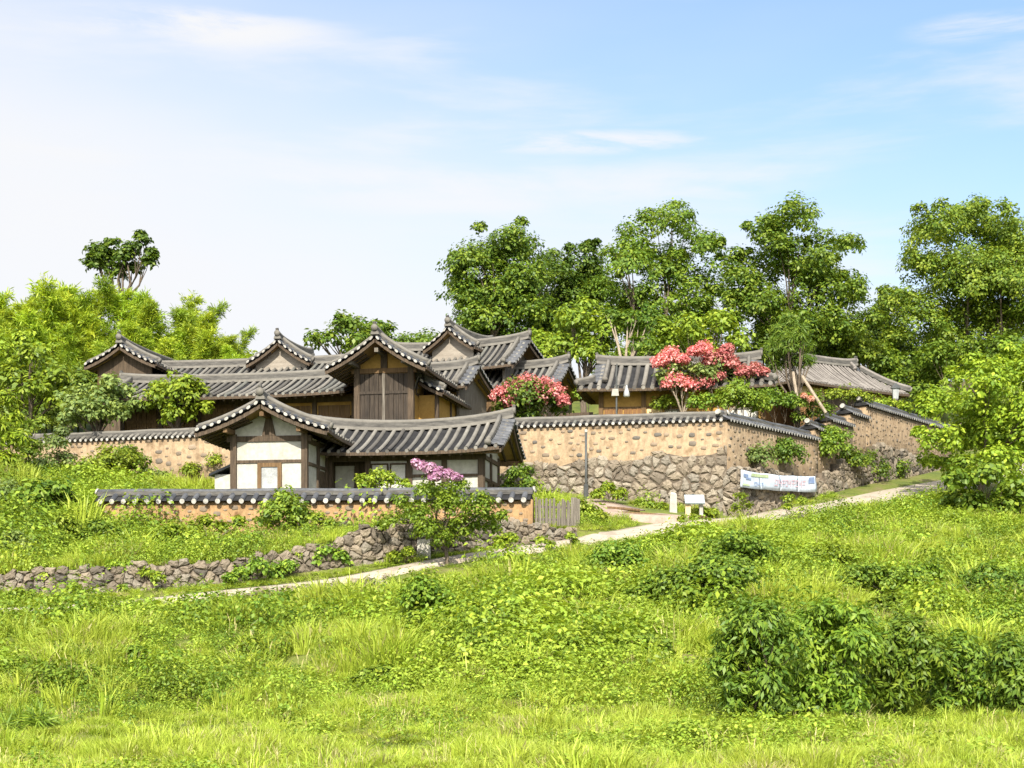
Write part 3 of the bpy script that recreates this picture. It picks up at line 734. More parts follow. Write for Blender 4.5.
        for k in range(8):
            A_, B_ = Vector(P(sgn * (a - .02), vv[k], ZE(a, vv[k]) - .10)), Vector(P(sgn * (a - .02), vv[k + 1], ZE(a, vv[k + 1]) - .10)); raf.bar(A_, B_, .05, .11)
        for i in range(int(2 * bf / .36)):
            v = -bf + .2 + i * .36; t0 = max(u0(v), g + .3)
            if t0 < a - .3: raf.tube([P(sgn * t0, v, ZE(t0, v) - .23), P(sgn * (a - .1), v, ZE(a - .1, v) - .21)], rafter_r, 5)
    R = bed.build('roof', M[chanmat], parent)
    rib.build('tile_row', M[ribmat], R, True)
    sof.build('soffit', M[soffit], R); [q.build('rafter_lattice', M['wood'], R) for q in rafs if q.v]  # plain rows of rafters with their eave boards
    # main ridge: pale bedding, dark courses, rounded cap
    rd, rc, rb = MB(), MB(), MB(); fin = rc
    gl = g + (.05 if ends[0] else 0); gr = g + (.05 if ends[1] else 0)
    uu = np.linspace(-gl, gr, 18); base = [P(u, 0, Z(u, 0) + .08 * (abs(u) / g) ** 6 - .02) for u in uu]
    rb.extrude(base, [(-.16, -.05), (.16, -.05), (.14, .05), (-.14, .05)], (-su, cu, 0))
    rd.extrude([(p[0], p[1], p[2] + .05) for p in base], [(-.115, 0), (.115, 0), (.105, .17), (-.105, .17)], (-su, cu, 0))
    rc.tube([(p[0], p[1], p[2] + .235) for p in base], .095, 8)
    def strand(pts, side, w=.09, h=.12, r=.075):
        """a lower ridge: courses plus rounded cap"""
        rd.extrude([(p[0], p[1], p[2]) for p in pts], [(-w, -.04), (w, -.04), (w, h), (-w, h)], side); rc.tube([(p[0], p[1], p[2] + h + .03) for p in pts], r, 8)
        q = Vector(pts[-1]); d = (q - Vector(pts[-2])).normalized(); fin.tube([q + Vector((0, 0, h * .6)) - d * .02, q + d * .05 + Vector((0, 0, h * .6))], .115, 10)
    vg, bargeb, vgs = MB(), [], []; vgs.append(vg)
    for sgn, e in ((-1, ends[0]), (1, ends[1])):
        if e is None: continue
        if ridge_ends[0 if sgn < 0 else 1]:      # upright end tile on the ridge
            u = sgn * (g + .04); z = Z(u if abs(u) <= a else sgn * g, 0) + .16
            fin.tube([P(u - sgn * .02, 0, z + .10), P(u + sgn * .06, 0, z + .10)], .125, 10)
            rd.bar(P(u - sgn * .05, 0, z + .10), P(u + sgn * .03, 0, z + .30), .11, .10)
        for s in sides:
            bq = bb if s > 0 else bf
            vg = MB(); vgs.append(vg)
            vend = bq - .02 if e == 'gable' else bq - (a - g) + .05
            uin = sgn * (g - verge_w)
            pts = [P(uin, s * t, Z(uin, s * t) + .06) for t in np.linspace(.1, vend, 9)]
            strand(pts, (cu, su, 0))
            nt = max(3, int(vend / .235)); ring = [(math.cos(q) * .07, math.sin(q) * .07) for q in np.linspace(0, math.pi, 6)]
            bedv = []
            for t in np.linspace(0.0, vend, 9):
                bedv += [P(uin, s * t, Z(uin, s * t) + .07), P(sgn * (g + .06), s * t, Z(sgn * g, s * t) - .03)]
            vg.add(bedv, [(2 * i, 2 * i + 1, 2 * i + 3, 2 * i + 2) for i in range(8)])
            for i in range(nt):                  # short tiles laid across the gable edge
                t = (i + .5) * vend / nt; sl = (Z(sgn * g, s * (t + .05)) - Z(sgn * g, s * (t - .05))) / .1
                vs = []
                for (uu_, dz) in ((uin, .08), (sgn * (g + .10), -.03)):
                    for p, q in ring: vs.append(P(uu_, s * (t + p), (Z(uu_ if abs(uu_) <= g else sgn * g, s * t)) + dz + q + p * sl))
                vg.add(vs, [(k, k + 1, k + 7, k + 6) for k in range(5)])
                e_ = sgn * (g + .105)
                vg.cm = 1; vg.add([P(e_, s * (t + math.cos(q) * .068), Z(sgn * g, s * t) - .035 + math.sin(q) * .058 + math.cos(q) * .06 * sl) for q in np.linspace(0, 2 * math.pi, 10)[:-1]], [tuple(range(9))]); vg.cm = 0
            bp = [P(sgn * (g - .02), s * t, Z(sgn * g, s * t) - .24) for t in np.linspace(0.02, vend - .02, 9)]
            bb_ = MB(); bargeb.append(bb_)
            bb_.extrude(bp, [(-.03, -.02), (.03, -.02), (.03, .11), (-.03, .11)], (cu, su, 0))
        if e == 'hip':
            for s in (1, -1):
                pts = []
                for k in np.linspace(0, 1, 8):
                    q = (a - g) * (1 - k); pts.append(P(sgn * (a - q), s * (bf - q), Z(sgn * (a - q), s * (bf - q)) + .05 + .05 * k ** 3))
                strand(pts, Vector((cu * s * sgn, su * s * sgn, 0)) * .7 + Vector((su, -cu, 0)) * .7, .1, .13, .085)
            k = infill[0 if sgn < 0 else 1]
            if k:
                gm = MB(); ug = sgn * (g - .22); vb = bf - (a - g); pl = [P(ug, v, Z(ug, v) - .18) for v in np.linspace(-vb, vb, 13)]; zb = Z(ug, vb) - .22
                gm.add(pl + [P(ug, vb, zb - .15), P(ug, -vb, zb - .15)], [tuple(range(15))]); gm.build('gable_panel', M[k], parent)
    rb.build('ridge_bedding', M['rib'], R); rd.build('ridge', M['ridge'], R); rc.build('ridge_cap', M[ribmat], R, True)
    if len(vgs) > 1:
        [q.build('verge_tile', [M['dark_tile'], M['lime']], R) for q in vgs if q.v]; [q.build('bargeboard', M['wood'], R) for q in bargeb]
    R['zfun'] = 0
    del R['zfun']
    return Z

def gable_wall(parent, name, mat, loc, yaw, u, vs, Zf, zb, drop=.17, th=.1):
    """wall up to the underside of a gable roof, standing at u across the ridge direction"""
    cu, su = math.cos(yaw), math.sin(yaw); m_ = MB()
    top = [(v, Zf(u, v) - drop) for v in np.linspace(vs[0], vs[1], 15)]
    ring = []
    for uu in (u, u - math.copysign(th, u)):
        ring.append([(loc[0] + uu * cu - v * su, loc[1] + uu * su + v * cu, z) for v, z in top] + [(loc[0] + uu * cu - vs[1] * su, loc[1] + uu * su + vs[1] * cu, zb), (loc[0] + uu * cu - vs[0] * su, loc[1] + uu * su + vs[0] * cu, zb)])
    n = 17; m_.add(ring[0] + ring[1], [tuple(range(n)), tuple(range(2 * n - 1, n - 1, -1))] + [(i, (i + 1) % n, n + (i + 1) % n, n + i) for i in range(n)])
    return m_.build(name, mat, parent)

def child_box(parent, name, mat, x0, x1, y0, y1, z0, z1):
    m_ = MB(); m_.box(x0, x1, y0, y1, z0, z1); return m_.build(name, mat, parent)
def house(name, label, X, Y, deg, z=0.0, cat='house', group=None):
    return empty(name, (X, Y, z), -math.radians(deg), label, cat, group)
def frontwin(parent, mat_frame, mat_pane, x0, x1, y, z0, z1, name='window', bars=1, fw=.07, axis='x', face=-1):
    """framed opening; axis x: wall facing -y at y; axis y: wall facing +x at x=y"""
    fr, pn = MB(), MB()
    def bx(m_, a0, a1, d0, d1, c0, c1):
        d0, d1 = sorted((face * d0 * -1, face * d1 * -1))
        if axis == 'x': m_.box(a0, a1, y + d0, y + d1, c0, c1)
        else: m_.box(y + d0, y + d1, a0, a1, c0, c1)
    for a0, a1, c0, c1 in ((x0, x0 + fw, z0, z1), (x1 - fw, x1, z0, z1), (x0 + fw, x1 - fw, z0, z0 + fw), (x0 + fw, x1 - fw, z1 - fw, z1)): bx(fr, a0, a1, -.06, .02, c0, c1)
    for k in range(bars):
        c = x0 + (x1 - x0) * (k + 1) / (bars + 1); bx(fr, c - .02, c + .02, -.045, .0, z0 + fw, z1 - fw)
    bx(pn, x0 + fw, x1 - fw, -.02, .015, z0 + fw, z1 - fw)
    f = fr.build(name, mat_frame, parent); pn.build('pane', mat_pane, f); return f
def plank_door(parent, mat, x0, x1, y, z0, z1, n=5, name='door', axis='x', face=-1):
    m_ = MB(); w = (x1 - x0) / n
    def bx(a0, a1, d0, d1, c0, c1):
        d0, d1 = sorted((face * d0 * -1, face * d1 * -1))
        if axis == 'x': m_.box(a0, a1, y + d0, y + d1, c0, c1)
        else: m_.box(y + d0, y + d1, a0, a1, c0, c1)
    for i in range(n): bx(x0 + i * w + .008, x0 + (i + 1) * w - .008, -.03 - .012 * (i % 2), .02, z0, z1)
    for zz in (.25, .72): bx(x0, x1, -.075, -.045, z0 + (z1 - z0) * zz - .05, z0 + (z1 - z0) * zz + .05)
    return m_.build(name, mat, parent)

R90 = math.pi / 2
# ---------------- the white house in front (L shaped)
X1, Y1 = (483 - 512) / F * 53.5, 53.5
h = house('white_house', 'small white plastered house with two joined grey tile roofs behind the low front wall', X1, Y1, 9, z=.11)
Z1 = roof(h, (-6.55, .2), -R90, 3.5, 2.2, 6.72, 5.80, lift=.14, sag=.12, pitch=.31, ends=(None, 'gable'))     # +u points to the front
Z2 = roof(h, (-3.0, 1.5), 0, 3.75, 2.5, 6.42, 5.42, lift=.14, sag=.28, pitch=.33, ends=(None, 'gable'))
zf = 2.7
gable_wall(h, 'gable_wall', M['white'], (-6.55, .2), -R90, 2.6, (-1.25, 1.25), Z1, zf)
child_box(h, 'side_wall', M['white'], -5.42, -5.30, -2.39, 3.2, zf, 5.78)
child_box(h, 'side_wall', M['white'], -7.80, -7.68, -2.39, 3.2, zf, 5.78)
child_box(h, 'back_wall', M['white'], -7.8, -.0, 3.2, 3.3, zf, 5.6)
child_box(h, 'front_wall', M['white'], -2.45, -.02, .03, .13, zf, 5.42)
child_box(h, 'recess_wall', M['wood'], -5.3, -3.9, .75, .85, zf, 5.5)
child_box(h, 'front_wall', M['paper'], -3.9, -2.45, .05, .13, zf, 5.40)
gable_wall(h, 'gable_wall', M['white'], (-3.0, 1.5), 0, 2.98, (-1.45, 1.75), Z2, zf)
for x in (-7.72, -5.36): child_box(h, 'post', M['wood'], x - .10, x + .10, -2.50, -2.32, zf, 5.86)
for x in (-5.2, -3.9, -2.47, -1.3, -.08): child_box(h, 'post', M['wood'], x - .09, x + .09, -.05, .15, zf, 5.42)
for y in (-1.2, -.15): child_box(h, 'post', M['wood'], -5.33, -5.22, y - .08, y + .08, zf, 5.75)
for y in (.1, 1.5, 3.05): child_box(h, 'post', M['wood'], -.1, .045, y - .09, y + .09, zf, 5.5)
for b_ in ((-7.95, -5.15, -2.46, -2.28, 5.62, 5.80), (-7.7, -5.4, -2.44, -2.3, 4.93, 5.03), (-5.3, 0.1, -.03, .12, 5.18, 5.36), (-2.45, 0, -.01, .10, 4.62, 4.72), (-5.32, -5.24, -2.3, 0, 5.55, 5.70), (-5.32, -5.25, -2.3, 0, 4.86, 4.96), (-.02, .035, .1, 3.1, 5.22, 5.36), (-.02, .03, .1, 3.1, 4.52, 4.62)):
    child_box(h, 'beam', M['wood'], *b_)
kp = MB(); kp.add([(-6.77, -2.47, 5.80), (-6.33, -2.47, 5.80), (-6.45, -2.47, 6.36), (-6.65, -2.47, 6.36), (-6.77, -2.33, 5.80), (-6.33, -2.33, 5.80), (-6.45, -2.33, 6.36), (-6.65, -2.33, 6.36)],
                  [(0, 1, 2, 3), (7, 6, 5, 4), (0, 4, 5, 1), (1, 5, 6, 2), (2, 6, 7, 3), (3, 7, 4, 0)]); kp.build('king_post', M['wood'], h)
frontwin(h, M['wood2'], M['glass'], -6.92, -6.12, -2.42, 3.9, 4.93, bars=0, fw=.13)
plank_door(h, M['wood'], -1.05, -.35, -5.30, 3.1, 4.8, 4, axis='y', face=1)
child_box(h, 'wall_panel', M['white'], -5.2, -4.55, .70, .745, zf, 5.1)
for x0, x1 in ((-3.8, -3.2), (-3.15, -2.57)): frontwin(h, M['wood'], M['paper'], x0, x1, .05, 3.3, 5.1, 'paper_door', bars=0, fw=.05)
frontwin(h, M['wood'], M['glass'], -1.2, -.62, .03, 3.7, 4.58, bars=1)
frontwin(h, M['wood'], M['glass'], .95, 1.38, .0, 3.9, 4.5, axis='y', face=1, bars=1)
frontwin(h, M['wood'], M['glass'], 1.9, 2.6, .0, 3.9, 4.5, axis='y', face=1, bars=1)
child_box(h, 'lean_to', M['white'], -8.65, -7.84, -1.6, 2.4, 2.7, 4.66)
sl = MB(); sl.add([(-8.8, -1.75, 4.60), (-7.8, -1.75, 5.02), (-7.8, 2.5, 5.02), (-8.8, 2.5, 4.60), (-8.8, -1.75, 4.68), (-7.8, -1.75, 5.10), (-7.8, 2.5, 5.10), (-8.8, 2.5, 4.68)], [(0, 3, 2, 1), (4, 5, 6, 7), (0, 1, 5, 4), (1, 2, 6, 5), (2, 3, 7, 6), (3, 0, 4, 7)])
sl.build('lean_to_roof', M['dark_tile'], h)
# end roof fillings above the right gable wall
child_box(h, 'purlin', M['wood2'], -.4, .65, 1.42, 1.58, 6.0, 6.16)
for v in (-.75, 3.6): child_box(h, 'purlin', M['wood2'], -.4, .65, v - .08, v + .08, 5.3, 5.46)
for v in (-1.2, 0, 1.2): child_box(h, 'purlin', M['wood2'], -6.55 + v - .07, -6.55 + v + .07, -3.2, -2.3, 6.35 - abs(v) * .42, 6.5 - abs(v) * .42)

# ---------------- gate house with big plank doors
X2, Y2 = (384 - 512) / F * 60, 60.0
h = house('gate_house', 'ochre gabled house with big grey plank double doors, centre of the upper compound', X2, Y2, 12)
Z_ = roof(h, (0, 3.6), -R90, 4.75, 1.92, 10.12, 9.10, lift=.10, sag=.22, pitch=.30, ends=(None, 'gable'))
gable_wall(h, 'gable_wall', M['ochre'], (0, 3.6), -R90, 3.55, (-1.05, 1.05), Z_, 6.4)
child_box(h, 'side_wall', M['ochre'], .95, 1.03, .05, 7.5, 6.4, 9.25)
child_box(h, 'side_wall', M['ochre'], -1.05, -.97, .05, 7.5, 6.4, 9.25)
for x in (-1.03, 1.03): child_box(h, 'post', M['wood'], x - .11, x + .11, -.06, .13, 6.4, 9.42)
for y in (1.7, 3.4, 5.2): child_box(h, 'post', M['wood'], .93, 1.10, y - .1, y + .1, 6.4, 9.25)
child_box(h, 'beam', M['wood2'], -1.25, 1.25, -.05, .1, 9.12, 9.30)
child_box(h, 'beam', M['wood'], 1.0, 1.08, 0, 7.4, 8.92, 9.1)
child_box(h, 'king_post', M['wood'], -.12, .12, -.04, .1, 9.30, 9.88)
d1 = plank_door(h, M['door'], -.92, -.02, .02, 6.6, 9.10, 5); d2 = plank_door(h, M['door'], .02, .92, .02, 6.6, 9.10, 5)
child_box(h, 'door_jamb', M['woodg'], -.05, .05, -.07, .0, 6.6, 9.1)
for v in (-1.0, 0, 1.0): child_box(h, 'purlin', M['woodg'], v - .07, v + .07, -1.0, .1, 9.75 - abs(v) * .42, 9.9 - abs(v) * .42)
# lower roof along its right side
roof(h, (1.15, 4.2), -R90, 3.6, .95, 8.98, 8.50, lift=.03, sag=.03, pitch=.30, ends=(None, 'gable'), bfb=(.15, .95), rafters=True, verge_w=.25)
child_box(h, 'low_wall', M['ochre'], 1.03, 1.75, 1.1, 7.4, 6.4, 8.42)
child_box(h, 'post', M['wood'], 1.66, 1.80, 1.04, 1.2, 6.4, 8.42)
child_box(h, 'post', M['wood'], 1.70, 1.80, 3.0, 3.16, 6.4, 8.42)

# ---------------- long low range on the left
X3, Y3 = (352 - 512) / F * 62.0, 62.0
h = house('long_house', 'long low timber range with one straight tiled roof behind the left trees', X3, Y3, 12)
Z_ = roof(h, (-5.1, 1.6), 0, 5.1, 2.4, 9.52, 8.62, lift=.10, sag=.10, pitch=.29, ends=('gable', None))
child_box(h, 'front_wall', M['wood2'], -9.7, 0, .62, .74, 6.0, 8.72)
child_box(h, 'back_wall', M['wood2'], -9.7, 0, 3.2, 3.3, 6.0, 8.8)
gable_wall(h, 'gable_wall', M['ochre'], (-5.1, 1.6), 0, -4.6, (-1.0, 1.7), Z_, 6.0)
for i in range(7): child_box(h, 'post', M['wood'], -9.7 + i * 1.6 - .09, -9.7 + i * 1.6 + .09, .52, .7, 6.0, 8.7)
child_box(h, 'beam', M['wood'], -9.8, 0, .54, .70, 8.45, 8.62)
for i in range(6): plank_door(h, M['wood2'], -9.55 + i * 1.6, -8.25 + i * 1.6, .60, 6.7, 8.3, 6)
for i in (4, 5): child_box(h, 'wall_panel', M['ochre'], -9.6 + i * 1.6, -8.2 + i * 1.6, .585, .61, 7.9, 8.42)

# ---------------- main house behind, U shaped: left wing, middle, right wing
X4, Y4 = (132 - 512) / F * 68.5, 68.5
h = house('main_house', 'large back left house with a timber gable and a small pale gable on its ridge', X4, Y4, 12)
Za = roof(h, (0, 3.0), -R90, 4.2, 1.62, 11.36, 10.55, lift=.10, sag=.12, pitch=.29, ends=('gable', 'gable'))
gable_wall(h, 'gable_wall', M['wood'], (0, 3.0), -R90, 3.7, (-1.2, 1.2), Za, 6.5)
child_box(h, 'side_wall', M['wood2'], -1.22, -1.14, -.7, 7, 6.5, 10.55)
roof(h, (4.4, 2.6), 0, 5.4, 2.7, 11.0, 9.85, lift=.05, sag=.04, pitch=.29, ends=(None, None))
child_box(h, 'front_wall', M['wood2'], -1, 9, .6, .7, 6.5, 9.8)
Zg = roof(h, (5.85, 3.9), -R90, 2.2, 1.45, 11.82, 10.92, lift=.06, sag=.10, pitch=.29, ends=(None, 'gable'), bfb=(1.45, 1.45))
gable_wall(h, 'gable_panel', M['brick'], (5.85, 3.9), -R90, 1.75, (-1.15, 1.15), Zg, 10.0)

# ---------------- right group of the upper compound
X5, Y5 = (443 - 512) / F * 66.0, 66.0
h = house('inner_house', 'tall tiled house with a pale triangular gable, right of the gate house', X5, Y5, 14)
y9 = math.radians(-9)
Zb = roof(h, (-.35, 3.25), y9, 3.32, 2.2, 11.60, 10.45, lift=.08, sag=.14, pitch=.29, ends=(None, 'gable'), bfb=(1.75, 4.0))
gable_wall(h, 'gable_wall', M['woodg'], (-.35, 3.25), y9, 2.75, (-1.2, 3.3), Zb, 9.4)
child_box(h, 'front_wall', M['wood2'], -3.2, 2.3, 2.6, 6.0, 6.6, 10.3)
Zg = roof(h, (-.02, 4.3), -R90 + y9, 2.3, 1.2, 12.18, 11.40, lift=.06, sag=.12, pitch=.29, ends=(None, 'gable'))
gable_wall(h, 'gable_panel', M['brick'], (-.02, 4.3), -R90 + y9, 1.85, (-.95, .95), Zg, 10.6)
h = house('small_wing', 'small tiled wing with a timber gable turned right, above the lean-to of the gate house', (472 - 512) / F * 64.2, 64.2, 20)
Zc = roof(h, (-1.5, 0), 0, 1.75, 1.5, 9.98, 9.10, lift=.06, sag=.10, pitch=.29, ends=(None, 'gable'), bfb=(1.3, 2.3))
gable_wall(h, 'gable_wall', M['woodg'], (-1.5, 0), 0, 1.35, (-1.0, 2.0), Zc, 6.6)
child_box(h, 'front_wall', M['ochre'], -3, -.2, -.8, -.7, 6.6, 9.2)
h = house('rear_house', 'tiled house end with a gable turned right, behind the coral flowering tree', (562 - 512) / F * 67.5, 67.5, 18)
Zd = roof(h, (-2.2, 0), 0, 2.45, 2.0, 10.55, 9.55, lift=.10, sag=.12, pitch=.29, ends=(None, 'gable'), bfb=(1.7, 2.8))
gable_wall(h, 'gable_wall', M['wood'], (-2.2, 0), 0, 1.95, (-1.4, 2.4), Zd, 6.9)
child_box(h, 'front_wall', M['wood2'], -4.4, -.3, -1.2, -1.1, 6.9, 9.7)
child_box(h, 'yard_wall', M['wood'], -.3, 1.5, -.7, -.6, 6.9, 8.5)

# ---------------- ochre range on the right with a hipped end
X7, Y7 = (592 - 512) / F * 64, 64.0
h = house('ochre_house', 'long ochre plastered house with timber doors behind the pink flowering trees', X7, Y7, 10)
L7 = 7.0
roof(h, (L7 / 2 - .1, 0), 0, L7 / 2 + .25, 1.95, 10.02, 8.86, g=L7 / 2 - .35, lift=.05, sag=.05, pitch=.335, ends=('hip', 'hip'), infill=('wood', 'wood'), rr=.085)
child_box(h, 'front_wall', M['ochre'], .5, 6.7, -1.12, -1.0, 6.6, 9.1)
child_box(h, 'side_wall', M['ochre'], .5, .6, -1.0, 1.2, 6.6, 9.1)
child_box(h, 'back_wall', M['ochre'], .5, 6.7, 1.2, 1.3, 6.6, 9.1)
for x in (.5, 2.15, 3.6, 5.2, 6.7): child_box(h, 'post', M['wood2'], x - .09, x + .09, -1.2, -1.04, 6.6, 9.1)
child_box(h, 'beam', M['wood2'], .4, 6.8, -1.18, -1.06, 8.82, 9.0)
child_box(h, 'beam', M['wood2'], .5, 6.7, -1.165, -1.08, 8.14, 8.22)
plank_door(h, M['wood3'], .62, 1.34, -1.12, 6.7, 8.14, 4); plank_door(h, M['wood3'], 1.37, 2.05, -1.12, 6.7, 8.14, 4)
child_box(h, 'wall_panel', M['sand'], 2.27, 2.85, -1.15, -1.12, 7.0, 8.12)
frontwin(h, M['woodg'], M['paper'], 2.95, 3.5, -1.12, 7.0, 8.1); frontwin(h, M['woodg'], M['paper'], 5.4, 6.5, -1.12, 7.0, 8.1, bars=3)
# ---------------- brown roofed hall far right
X8, Y8 = (815 - 512) / F * 73, 73.0
h = house('brown_hall', 'timber hall under a smooth brown-grey roof at the far right above the stepped wall', X8, Y8, -38, cat='hall')
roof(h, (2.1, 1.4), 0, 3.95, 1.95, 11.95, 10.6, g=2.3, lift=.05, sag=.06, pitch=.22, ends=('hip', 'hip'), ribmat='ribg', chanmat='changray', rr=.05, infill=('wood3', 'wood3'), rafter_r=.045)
child_box(h, 'front_wall', M['wood3'], -.9, 4.9, .25, .35, 7.8, 10.85)
for x in (-.9, 1.0, 3.0, 4.9): child_box(h, 'post', M['wood'], x - .1, x + .1, .15, .35, 7.8, 10.8)
for x0, x1 in ((-.75, .85), (3.15, 5.02)): child_box(h, 'wall_panel', M['sand'], x0, x1, .2, .26, 9.9, 10.5)
child_box(h, 'opening', M['wood'], 1.1, 2.9, .19, .245, 8.0, 10.4)
child_box(h, 'back_wall', M['wood3'], -.9, 4.9, 2.4, 2.5, 7.8, 10.85)

# ------------------------------------------------------------------ small built things
def ground_at(px, Y): 
    X = (px - 512) / F * Y; return X, Y, Hs(X, Y)
# picket fence beside the front wall
fl = Line([at(535, 527, 49.0)[:2], at(560, 527, 49.6)[:2], at(579, 526, 50.2)[:2]])
f = empty('picket_fence', (0, 0, 0), label='grey weathered picket fence of close wooden stakes at the end of the front wall', cat='fence')
st, rl = MB(), MB(); n = 20
for i in range(n):
    t = fl.L * (i + .5) / n; q, d, o = fl.pos(t); z = Hs(*q) ; hh = .80 + rng.normal(0, .05) + (.10 if i > 15 else 0); w = .026 + rng.random() * .018 + (.02 if i > 15 else 0)
    st.bar((*q, z - .3), (q[0] + rng.normal(0, .025), q[1], z + hh), 2 * w * .85, .05, (0, 1, 0))
for zz in (.2, .58):
    a, b = fl.pos(0)[0], fl.pos(fl.L)[0]; rl.bar((a[0], a[1] + .06, Hs(*a) + zz), (b[0], b[1] + .06, Hs(*b) + zz), .04, .07)
st.build('picket', M['woodg'], f); rl.build('rail', M['woodg'], f)
# utility pole in front of the wall
x, y, z = ground_at(586, 56.3)
f = empty('steel_pole', (x, y, z), label='thin dark steel pole standing before the clay wall beside the paved ramp', cat='pole')
m_ = MB(); m_.tube([(0, 0, -.3), (0, 0, 2.35)], .042, 8); m_.build('pole', M['metal'], f, True)
m_ = MB(); m_.tube([(0, 0, -.05), (0, 0, .55)], .085, 8); m_.box(-.1, .1, -.1, .1, -.1, .0); m_.build('base', M['metal'], f)
m_ = MB(); m_.tube([(0, 0, 2.35), (0, 0, 2.42), (0, 0, 2.46)], [.055, .055, .02], 8); m_.build('cap', M['granite'], f)
# lamp post with two lamps behind the wall
x, y, z = ground_at(616.5, 61)
f = empty('lamp_post', (x, y, z), label='slim post carrying a grey loudspeaker box and a white bell lamp', cat='lamp post')
zt = (620 - 377) / F * 61 - z
m_ = MB(); m_.tube([(0, 0, 0), (0, 0, zt)], .035, 8); m_.tube([(-.1, 0, zt - .32), (.42, 0, zt - .30)], .02, 6); m_.tube([(-.02, 0, zt), (.02, .02, zt + .5)], .03, 6); m_.build('post', M['metal'], f)
m_ = MB(); m_.add([(-.19, -.12, zt - .72), (.08, -.12, zt - .72), (.06, -.12, zt - .46), (-.16, -.12, zt - .46), (-.19, .12, zt - .72), (.08, .12, zt - .72), (.06, .12, zt - .46), (-.16, .12, zt - .46)],
             [(0, 1, 2, 3), (7, 6, 5, 4), (0, 4, 5, 1), (1, 5, 6, 2), (2, 6, 7, 3), (3, 7, 4, 0)]); m_.build('loudspeaker', M['granite'], f)
m_ = MB(); m_.tube([(.38, 0, zt - .30), (.38, 0, zt - .42), (.38, 0, zt - .56), (.38, 0, zt - .72), (.38, 0, zt - .75)], [.03, .05, .10, .125, .08], 12); m_.build('bell_lamp', M['lampwhite'], f, True)
# lantern post near the hall
x, y, z = ground_at(895.5, 72.8)
f = empty('lantern_post', (x, y, z), label='short timber post with a white hexagonal lantern head near the brown hall', cat='lantern')
zt = (620 - 383) / F * 72.8 - z
m_ = MB(); m_.tube([(0, 0, -.2), (0, 0, zt - .75)], .13, 8); m_.build('post', M['wood'], f)
m_ = MB(); m_.tube([(0, 0, zt - .75), (0, 0, zt - .70), (0, 0, zt - .25)], [.10, .13, .17], 6); m_.build('lantern', M['lampwhite'], f)
m_ = MB(); m_.tube([(0, 0, zt - .25), (0, 0, zt - .2), (0, 0, zt)], [.24, .22, .03], 6); m_.build('cap', M['metal'], f)
# stone post and information board
x, y, z = ground_at(673, 55.1)
f = empty('stone_post', (x, y, z), label='short upright pale stone post beside the information board', cat='stone')
m_ = MB(); m_.add([(-.13, -.11, -.2), (.13, -.11, -.2), (.13, .11, -.2), (-.13, .11, -.2), (-.10, -.08, .62), (.12, -.08, .60), (.12, .08, .60), (-.10, .08, .62), (-.06, -.04, .68), (.07, -.04, .66), (.07, .04, .66), (-.06, .04, .68)],
             [(0, 1, 5, 4), (1, 2, 6, 5), (2, 3, 7, 6), (3, 0, 4, 7), (4, 5, 9, 8), (5, 6, 10, 9), (6, 7, 11, 10), (7, 4, 8, 11), (8, 9, 10, 11)]); m_.build('shaft', M['granite'], f)
x, y, z = ground_at(694, 54.9)
f = empty('information_board', (x, y, z), label='low slanting white information board on a stone foot at the wall corner', cat='sign')
m_ = MB(); m_.add([(-.32, -.24, .40), (.34, -.24, .40), (.34, .08, .70), (-.32, .08, .70), (-.32, -.20, .36), (.34, -.20, .36), (.34, .12, .66), (-.32, .12, .66)], [(0, 1, 2, 3), (7, 6, 5, 4), (0, 4, 5, 1), (1, 5, 6, 2), (2, 6, 7, 3), (3, 7, 4, 0)]); m_.build('board', M['signblue'], f)
m_ = MB(); m_.box(-.30, -.12, -.1, .06, -.3, .50); m_.build('foot', M['sand'], f)
m_ = MB(); m_.box(.18, .30, -.06, .06, -.3, .50); m_.build('foot', M['granite'], f)
# upright slab leaning on the retaining wall
x, y, z = ground_at(424, 45.95)
f = empty('stone_slab', (x, y, z), label='grey upright stone slab leaning on the retaining wall behind the flowering tree', cat='stone')
m_ = MB(); m_.add([(-.2, -.1, -.2), (.2, -.1, -.2), (.2, .1, -.2), (-.2, .1, -.2), (-.19, -.02, .48), (.17, -.02, .55), (.17, .12, .55), (-.19, .12, .48)], [(0, 1, 5, 4), (1, 2, 6, 5), (2, 3, 7, 6), (3, 0, 4, 7), (4, 5, 6, 7)]); m_.build('slab', M['granite'], f)
# log edges across the paved ramp
for k, (pa, pb, lab) in enumerate([((628, 524, 52.4), (706, 519.5, 54.3), 'long dark log edging the front of the paved ramp along the footpath'), ((622, 516.5, 53.4), (668, 517.2, 53.6), 'dark log step lying across the middle of the paved ramp'),
                                   ((607, 509.5, 54.2), (640, 512.5, 54.2), 'uppermost log step across the paved ramp')]):
    a, b = at(*pa), at(*pb); a[2] = Hs(a[0], a[1]) + .05; b[2] = Hs(b[0], b[1]) + .05
    m_ = MB(); mid_ = (a + b) / 2 + np.array((0, 0, .02)); m_.tube([a, mid_, b], [.055, .05, .05], 8); tag(m_.build('log_step', M['wood2'], None, True), lab, 'log', 'log edges of the ramp')
